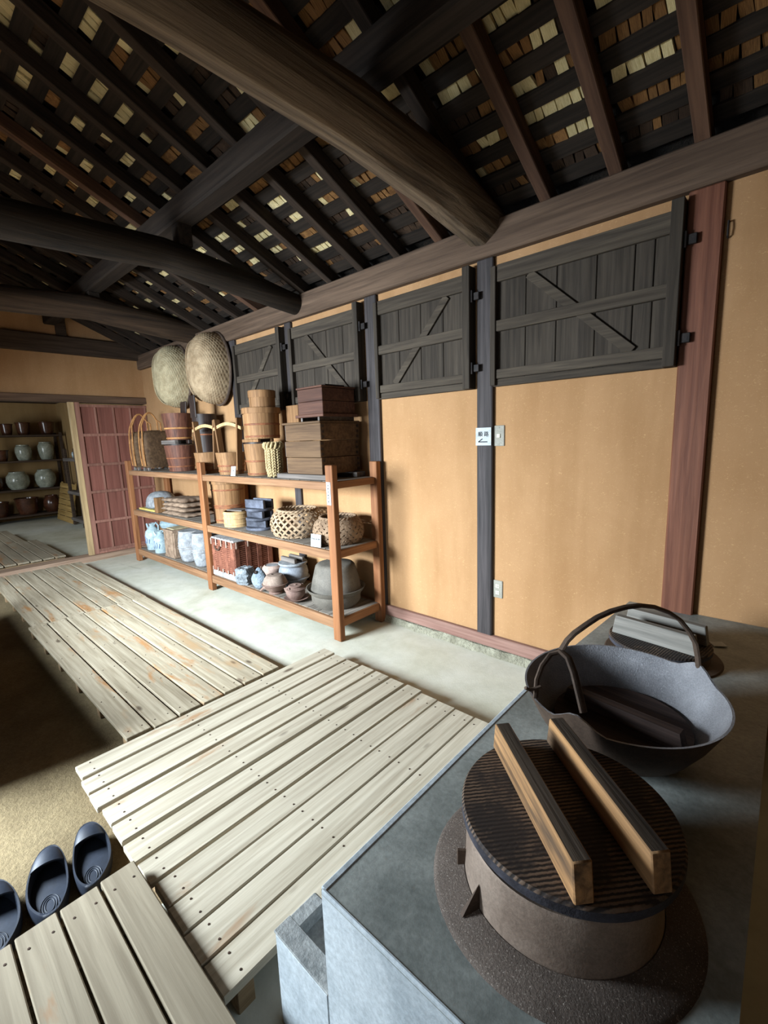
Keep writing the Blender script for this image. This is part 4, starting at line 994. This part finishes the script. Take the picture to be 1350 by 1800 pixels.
ceramic(6.00, -2.47, BZ+0.241, 0.155, 0.13, 'pale blue ceramic bowl raised behind the two jugs', 'bowl', 0, 'bowl')
def wicker_case(name, label, x, y, z, sx, sy, sz, mat, rows, cols, matv=None, rz=0.0, cat='case'):
    r = root(name, label, cat, (x, y, z), rz)
    b = NB(); box(b, (0, 0, sz/2), (sx*0.97, sy*0.97, sz*0.985), None, 0.012); finish(b, 'core', mat, r)
    b = NB()
    for face in range(4):
        ln = sx if face % 2 == 0 else sy; off = (sy if face % 2 == 0 else sx)/2; nc = max(3, int(cols*ln/max(sx, sy)))
        for c in range(nc):
            t = -ln/2+0.012+(ln-0.024)*(c+0.5)/nc; w_ = (ln-0.024)/nc*0.80
            p0 = {0: (t, off, 0), 1: (off, t, 0), 2: (t, -off, 0), 3: (-off, t, 0)}[face]
            d = (w_, 0.005, sz*0.97) if face % 2 == 0 else (0.005, w_, sz*0.97)
            box(b, (p0[0]*0.992, p0[1]*0.992, sz/2), d, None, 0.0015)
    finish(b, 'upright_canes', mat, r)['kind'] = 'stuff'
    return r
r = wicker_case('wicker_case', 'brown upright wicker case between the jugs and the bleached baskets', 5.46, -2.33, BZ, 0.26, 0.30, 0.345, M['wicker_brown'], 8, 16)
for z in (0.02, 0.33):
    b = NB(); bx(b, -0.134, 0.134, -0.154, 0.154, z-0.015, z+0.012, 0.004); finish(b, 'edge_band', M['wicker_brown'], r)
b = NB(); box(b, (0, 0, 0.348), (0.20, 0.24, 0.012), None, 0.004); finish(b, 'lid_panel', M['wicker_grey'], r)
def lantern_basket(x, y, R, h, label, rz=0, ey=1.0):
    r = root('bleached_basket', label, 'basket', (x, y, BZ), rz, group='bleached baskets on the bottom shelf'); b = NB()
    def fn(rr, z, a): return rr+0.0035*math.sin(a*16)*math.cos(z*160)
    pf = [(0, 0), (R*0.66, 0.0)]+[(R*(0.70+0.30*math.sin(PI*(0.10+0.72*t))), h*t) for t in [i/26 for i in range(1, 27)]]+[(R*0.70, h), (0, h-0.02)]
    lathe(b, pf, 96, fn=fn, ey=ey); finish(b, 'weave', M['wicker_white'], r, ang=70)
    for t in (0.45, 0.52, 0.98):
        rr = R*(0.70+0.30*math.sin(PI*(0.10+0.72*t)))+0.004; b = NB(); tube(b, [(rr*math.cos(2*PI*i/32), rr*ey*math.sin(2*PI*i/32), h*t) for i in range(32)], 0.005, 5, True); finish(b, 'band', M['dustgrey'], r)
lantern_basket(5.115, -2.30, 0.128, 0.36, 'bleached white basket, left of the two by the red wicker trunk', 0, 1.15)
lantern_basket(4.775, -2.29, 0.120, 0.38, 'bleached white basket half hidden behind the rack post', 0.3, 1.2)
r = root('travel_trunk', 'large red-brown wicker trunk with pale corner lashings on the bottom shelf', 'trunk', (4.195, -2.375, BZ))
tx, ty, tz = 0.56, 0.44, 0.40
b = NB(); bx(b, -tx/2+0.01, tx/2-0.01, -ty/2+0.01, ty/2-0.01, 0.055, tz-0.012, 0.006); finish(b, 'core', M['redwicker'], r)
b = NB(); bx(b, -tx/2-0.006, tx/2+0.006, -ty/2-0.006, ty/2+0.006, 0.0, 0.060, 0.010); finish(b, 'base', M['dustgrey'], r)
b = NB(); bx(b, -tx/2, tx/2, -ty/2, ty/2, tz-0.014, tz, 0.005)
for k in range(9): box(b, (-tx/2+0.03+k*(tx-0.06)/8, 0, tz+0.001), (0.045, ty-0.01, 0.006), None, 0.002)
finish(b, 'lid', M['dustgrey'], r)
for side in ('f', 'n', 'e'):
    for k in range(5 if side != 'e' else 4):
        ln = tx if side != 'e' else ty; t = -ln/2+0.035+k*(ln-0.07)/(4 if side != 'e' else 3); b = NB()
        if side == 'f': box(b, (t, ty/2-0.006, 0.22), (0.052, 0.012, 0.33), None, 0.003)
        elif side == 'n': box(b, (t, -ty/2+0.006, 0.22), (0.052, 0.012, 0.33), None, 0.003)
        else: box(b, (-tx/2+0.006, t, 0.22), (0.012, 0.052, 0.33), None, 0.003)
        finish(b, 'cane_strip', M['redwicker'], r)
b = NB()
for k in range(14):                                   # woven rows between the strips
    z = 0.075+k*0.020
    for s in (1,): bx(b, -tx/2+0.006, tx/2-0.006, ty/2-0.009, ty/2-0.003 + (0.002 if k % 2 else 0), z, z+0.013, 0.001)
    bx(b, -tx/2+0.003, -tx/2+0.009, -ty/2+0.006, ty/2-0.006, z, z+0.013, 0.001)
finish(b, 'woven_rows', M['redwicker'], r)['kind'] = 'stuff'
for z0, z1 in ((0.325, 0.39), (0.055, 0.095)):
    for k in range(6):
        t = -tx/2+0.03+k*(tx-0.06)/5; b = NB(); box(b, (t, ty/2+0.003, (z0+z1)/2), (0.016, 0.008, z1-z0), None, 0.002); finish(b, 'lashing', M['redwicker_w'], r)
    for k in range(4):
        t = -ty/2+0.03+k*(ty-0.06)/3; b = NB(); box(b, (-tx/2-0.003, t, (z0+z1)/2), (0.008, 0.016, z1-z0), None, 0.002); finish(b, 'lashing', M['redwicker_w'], r)
b = NB(); tube(b, [(0.05*math.cos(PI*i/12)+0.02, ty/2+0.014, 0.325-0.045*math.sin(PI*i/12)) for i in range(13)], 0.006, 6); finish(b, 'handle', M['rustd'], r)
def rock(name, label, x, y, z, pts_fn, mat, seed):
    b = NB(); t = bmesh.ops.create_icosphere(b, subdivisions=3, radius=1.0); rg = random.Random(seed)
    for v in b.verts:
        p_ = v.co.copy(); q = pts_fn(p_); n_ = 0.035*(math.sin(p_.x*9+seed)+math.sin(p_.y*11-seed)+math.sin(p_.z*10+p_.x*7))/3
        v.co = Vector((q[0]*(1+n_), q[1]*(1+n_), max(0, q[2]*(1+n_*0.6))))
    o = finish(b, name, mat, None, (x, y, z), (0, 0, 0.3), 30); tag(o, label, 'stone'); return o
sq = lambda t, p_: math.copysign(abs(t)**p_, t)
b = NB(); bmesh.ops.create_cube(b, size=1.0); bmesh.ops.subdivide_edges(b, edges=b.edges[:], cuts=9, use_grid_fill=True)
for v in b.verts:
    p_ = v.co.copy(); q = Vector((p_.x*0.145, p_.y*0.125, (p_.z+0.5)*0.158)); k = p_.length
    q.x *= 1-0.16*max(0, k-0.62)/0.25; q.y *= 1-0.16*max(0, k-0.62)/0.25
    if p_.z > 0.45: q.z -= 0.030*max(0, 1-(p_.x**2+(p_.y-0.1)**2)/0.05)+0.004*math.sin(p_.x*17)
    n_ = 0.0035*(math.sin(p_.x*31+p_.z*13)+math.sin(p_.y*27-p_.z*23)+math.sin(p_.z*37+p_.x*11)); q.x += n_*(1 if abs(p_.x) > 0.4 else 0); q.y += n_*(1 if abs(p_.y) > 0.4 else 0)
    v.co = q
o = finish(b, 'stone_block', M['stone'], None, (3.812, -2.195, BZ), (0, 0, 0.35), 32); tag(o, 'squared grey stone block with hollowed top before the wicker trunk', 'stone')
rock('stone_weight', 'blue-grey tapered stone weight with a hole near its top', 3.560, -2.19, BZ, lambda p_: (0.080*p_.x*(1-0.45*max(0, p_.z)), 0.062*p_.y*(1-0.45*max(0, p_.z)), 0.098+0.105*p_.z), M['stoneblue'], 5)
b = NB(); lathe(b, [(0.0, 0.0), (0.013, 0.0), (0.017, 0.008), (0.013, 0.011), (0.008, 0.006), (0, 0.003)], 14)
hole = finish(b, 'rim_hole', M['tubblack'], bpy.data.objects['stone_weight'], (0.0, 0.040, 0.165), (-PI/2+0.5, 0, 0))
def pot(name, label, x, y, z, prof, mat, cat='pot', rz=0.0):
    r = root(name, label, cat, (x, y, z), rz); b = NB(); lathe(b, prof, 44); finish(b, 'body', mat, r); return r
r = pot('clay_pot', 'small pale pinkish clay pot with flat top behind the stones', 3.70, -2.43, BZ, [(0, 0), (0.060, 0), (0.085, 0.05), (0.100, 0.105), (0.098, 0.125), (0.080, 0.145), (0.072, 0.150), (0.066, 0.146), (0.070, 0.128), (0.0, 0.124)], M['clay'])
b = NB(); lathe(b, [(0, 0.140), (0.064, 0.140), (0.066, 0.144), (0, 0.147)], 32); finish(b, 'lid', M['wicker_white'], r)
r = pot('rice_cooker_pot', 'blue-grey pot with white lid and two bar handles at the shelf back', 3.405, -2.462, BZ, [(0, 0), (0.09, 0), (0.125, 0.05), (0.148, 0.070), (0.148, 0.078), (0.130, 0.082), (0.138, 0.12), (0.130, 0.165), (0.118, 0.185), (0.126, 0.200), (0.110, 0.200), (0, 0.196)], M['bluepot'])
b = NB(); lathe(b, [(0, 0.2005), (0.128, 0.2005), (0.134, 0.206), (0.132, 0.222), (0, 0.226)], 44); ld = finish(b, 'lid', M['wicker_white'], r)
for s in (-1, 1): b = NB(); box(b, (0, s*0.045, 0.247), (0.21, 0.030, 0.046), None, 0.004); finish(b, 'lid_handle', M['greyboard'], ld)
r = pot('lidded_iron_pot', 'round brown iron pot with domed lid and small spout', 3.335, -2.205, BZ, [(0, 0), (0.056, 0), (0.060, 0.010), (0.045, 0.018), (0.085, 0.045), (0.100, 0.080), (0.116, 0.090), (0.116, 0.096), (0.098, 0.098), (0, 0.096)], M['ironkettle'])
b = NB(); lathe(b, [(0.108, 0.0985), (0.106, 0.104), (0.092, 0.140), (0.070, 0.168), (0.064, 0.170), (0, 0.171)], 40); ld = finish(b, 'lid', M['ironclay'], r)
b = NB(); lathe(b, [(0, 0.171), (0.010, 0.171), (0.010, 0.174), (0, 0.176)], 12); finish(b, 'lid_knob', M['tubblack'], ld, (0.02, 0.01, 0))
b = NB(); tube(b, [(0.085, 0.03, 0.045), (0.12, 0.045, 0.035), (0.145, 0.06, 0.008)], [0.016, 0.012, 0.010], 8); finish(b, 'spout', M['ironkettle'], r)
r = root('pottery_dish', 'shallow brown dish under the small iron teapot', 'dish', (3.035, -2.205, BZ))
b = NB(); lathe(b, [(0, 0), (0.055, 0), (0.060, 0.006), (0.100, 0.024), (0.104, 0.028), (0.096, 0.028), (0.055, 0.012), (0, 0.010)], 40); finish(b, 'body', M['ironkettle'], r)
r = pot('iron_teapot', 'small brown iron teapot with flat lid standing on a dish', 3.040, -2.205, BZ+0.0125, [(0, 0), (0.048, 0), (0.074, 0.030), (0.082, 0.060), (0.076, 0.084), (0.088, 0.090), (0.088, 0.094), (0.060, 0.106), (0.052, 0.110), (0, 0.110)], M['ironkettle'], 'teapot')
b = NB(); lathe(b, [(0, 0.1105), (0.054, 0.1105), (0.058, 0.116), (0.050, 0.122), (0.012, 0.123), (0.010, 0.128), (0, 0.129)], 32); finish(b, 'lid', M['ironkettle'], r)
b = NB(); tube(b, [(0.070, 0.02, 0.045), (0.095, 0.028, 0.058), (0.108, 0.032, 0.082)], [0.016, 0.011, 0.009], 8); finish(b, 'spout', M['ironkettle'], r)
for s in (-1, 1): b = NB(); tube(b, [(0.02*math.cos(PI*i/8)+0.0, s*(0.074), 0.092+0.020*math.sin(PI*i/8)) for i in range(9)], 0.004, 6); finish(b, 'lug', M['ironkettle'], r)
r = pot('small_cup', 'tiny white cup between the teapot and the upturned cauldron', 2.965, -2.36, BZ, [(0, 0), (0.024, 0), (0.040, 0.04), (0.044, 0.075), (0.040, 0.075), (0.034, 0.035), (0, 0.008)], M['celadon'], 'cup')
r = pot('wide_iron_pan', 'wide shallow iron pan under the upturned cauldron', 2.705, -2.365, BZ, [(0, 0), (0.17, 0), (0.20, 0.04), (0.205, 0.105), (0.225, 0.120), (0.242, 0.150), (0.236, 0.152), (0.215, 0.128), (0.195, 0.115), (0.185, 0.04), (0, 0.012)], M['greyiron'], 'pan')
r = pot('upturned_cauldron', 'large grey iron cauldron turned upside down on the wide pan', 2.700, -2.365, BZ+0.129, [(0.212, 0.0), (0.214, 0.006), (0.205, 0.012), (0.192, 0.08), (0.170, 0.165), (0.160, 0.200), (0.145, 0.215), (0.125, 0.220), (0, 0.222)], M['greyiron'], 'cauldron')

# hanging baskets high on the wall
def hung(x, z, R, H_, dep, label, mat, tilt, seed):
    r = root('hanging_basket', label, 'basket', (x, YW+0.06, z), 0, group='woven baskets hung high on the wall')
    b = NB(); weave_dome(b, R, H_, dep, 120, 48, 0.006, 60, 30, power=2.9)
    m = Matrix.Rotation(-PI/2, 4, 'X'); xf(b, b.verts, Matrix.Rotation(tilt, 4, 'Z') @ m); finish(b, 'dome', mat, r, ang=75)
    b = NB(); tube(b, [(R*1.01*math.cos(2*PI*i/48), 0.0, H_*1.01*math.sin(2*PI*i/48)) for i in range(48)], 0.016, 8, True)
    xf(b, b.verts, Matrix.Rotation(tilt, 4, 'Z')); finish(b, 'rim', M['rustd'], r)
    for k in range(4):
        b = NB(); xx = R*(0.58+0.08*k)
        pts = []
        for i in range(21):
            a = -1.15+2.3*i/20; zz = H_*0.97*math.sin(a); c = 1-abs(xx/R)**2.9-abs(zz/H_)**2.9
            if c <= 0.02: continue
            pts.append((xx, dep*c**(1/2.9)+0.004, zz))
        if len(pts) > 3:
            tube(b, pts, 0.006, 5); xf(b, b.verts, Matrix.Rotation(tilt, 4, 'Z')); finish(b, 'rib', mat, r)
    return r
hung(4.735, 2.295, 0.268, 0.372, 0.29, 'larger brown woven basket hung near the plank shutter', M['wicker'], 0.0, 1)
hung(5.64, 2.310, 0.258, 0.362, 0.28, 'paler woven basket hung in the corner by the back wall', M['wicker_grey'], 0.0, 2)

# ------------------------------------------------------------------ storeroom shelf with jars
js = root('jar_shelf', 'dim four-level wooden shelf of jars in the storeroom', 'shelf', (12.15, -1.4, 0))
JZ = (0.15, 0.69, 1.285, 1.815)
for z in JZ:
    for k in range(2):
        b = NB(); box(b, (-0.13+0.27*k, 0, z-0.02), (0.26, 2.72, 0.036), None, 0.004); finish(b, 'shelf_board', M['shelfdark'], js)
for y in (-1.34, 0.0, 1.34):
    for x in (-0.24, 0.24): b = NB(); box(b, (x, y, 0.93 if y else 0.93), (0.05, 0.05, 1.86), None, 0.004); finish(b, 'upright', M['shelfdark'], js)
def jar(y, z, R, h, kind, mat, label):
    r = root('storage_jar', label, 'jar', (12.08, y, z), 0, group='glazed jars in the storeroom'); b = NB()
    if kind == 'tall': pf = [(0, 0), (R*0.70, 0), (R*0.86, h*0.2), (R, h*0.55), (R*0.98, h*0.78), (R*0.80, h*0.93), (R*0.66, h*0.96), (R*0.70, h), (R*0.60, h), (R*0.58, h*0.9), (0, h*0.5)]
    elif kind == 'round': pf = [(0, 0), (R*0.62, 0), (R*0.86, h*0.18), (R, h*0.45), (R*0.93, h*0.75), (R*0.66, h*0.95), (R*0.62, h), (R*0.54, h), (R*0.5, h*0.9), (0, h*0.5)]
    else: pf = [(0, 0), (R*0.72, 0), (R*0.90, h*0.35), (R*0.97, h*0.80), (R, h*0.95), (R*1.03, h), (R*0.92, h), (R*0.88, h*0.8), (0, h*0.4)]
    lathe(b, pf, 40); finish(b, 'body', mat, r)
    b = NB(); tr_ = pf[-4][0] if kind != 'pot' else R*1.0; tube(b, [(tr_*math.cos(2*PI*i/32), tr_*math.sin(2*PI*i/32), h*0.985) for i in range(32)], 0.012, 6, True); finish(b, 'rim', mat, r)
JB, JP = M['jar_brown'], M['jar_pale']
for a in ((-1.86, JZ[3], 0.105, 0.22, 'pot', JB, 'small brown glazed pot, leftmost in view on the top jar shelf'), (-2.135, JZ[3], 0.125, 0.25, 'pot', JB, 'brown glazed pot in the middle of the top jar shelf'), (-2.545, JZ[3], 0.135, 0.265, 'pot', JB, 'brown glazed pot at the right end of the top jar shelf'),
          (-1.70, JZ[2], 0.13, 0.22, 'pot', JB, 'dark pot at the left edge of the second jar shelf'), (-2.08, JZ[2], 0.145, 0.32, 'tall', JP, 'pale streaked jar in the middle of the second jar shelf'), (-2.475, JZ[2], 0.145, 0.37, 'tall', JP, 'tall pale jar at the right end of the second jar shelf'),
          (-1.50, JZ[1], 0.17, 0.33, 'round', JB, 'dark round jar at the left edge of the third jar shelf'), (-1.91, JZ[1], 0.205, 0.36, 'round', JP, 'pale round jar with green drips in the middle of the third shelf'), (-2.39, JZ[1], 0.195, 0.38, 'round', JP, 'plain pale round jar at the right end of the third shelf'),
          (-1.52, JZ[0], 0.18, 0.30, 'pot', JB, 'dark brown bowl at the left edge of the lowest jar shelf'), (-2.00, JZ[0], 0.205, 0.34, 'pot', JB, 'wide brown glazed bowl in the middle of the lowest jar shelf'), (-2.44, JZ[0], 0.17, 0.35, 'round', JB, 'round brown jar at the right end of the lowest jar shelf')):
    jar(*a)
r = root('ladder_shelf', 'narrow dark shelf frame with grey boards behind the door edge', 'shelf', (10.2, -2.62, 0))
for x in (-0.3, 0.36):
    for y in (-0.15, 0.16): b = NB(); box(b, (x, y, 0.75), (0.06, 0.05, 1.5), None, 0.004); finish(b, 'upright', M['shelfdark'], r)
for z in (0.12, 0.65, 1.29): b = NB(); box(b, (0.03, 0.02, z), (0.76, 0.36, 0.06), None, 0.004); finish(b, 'shelf_board', M['greyboard'], r)
r = pot('small_white_jar', 'tiny white jar on the upper board of the narrow shelf', 10.16, -2.52, 1.3205, [(0, 0), (0.04, 0), (0.055, 0.06), (0.045, 0.11), (0.03, 0.12), (0, 0.12)], M['celadon'], 'jar')
r = root('slatted_panel', 'tan slatted panel leaning on the storeroom wall', 'panel', (11.22, -2.43, 0), 0.0)
for k in range(7):
    b = NB(); box(b, (0, -0.02-0.022*k, 0.055+0.112*k), (1.15, 0.018, 0.104), (0.19, 0, 0), 0.002); finish(b, 'slat', M['slatpanel'], r)
for x in (-0.5, 0.0, 0.5): b = NB(); bar(b, (x, -0.018, 0.01), (x, -0.175, 0.80), 0.05, 0.02, (0, 1, 0)); finish(b, 'batten', M['slatpanel'], r)
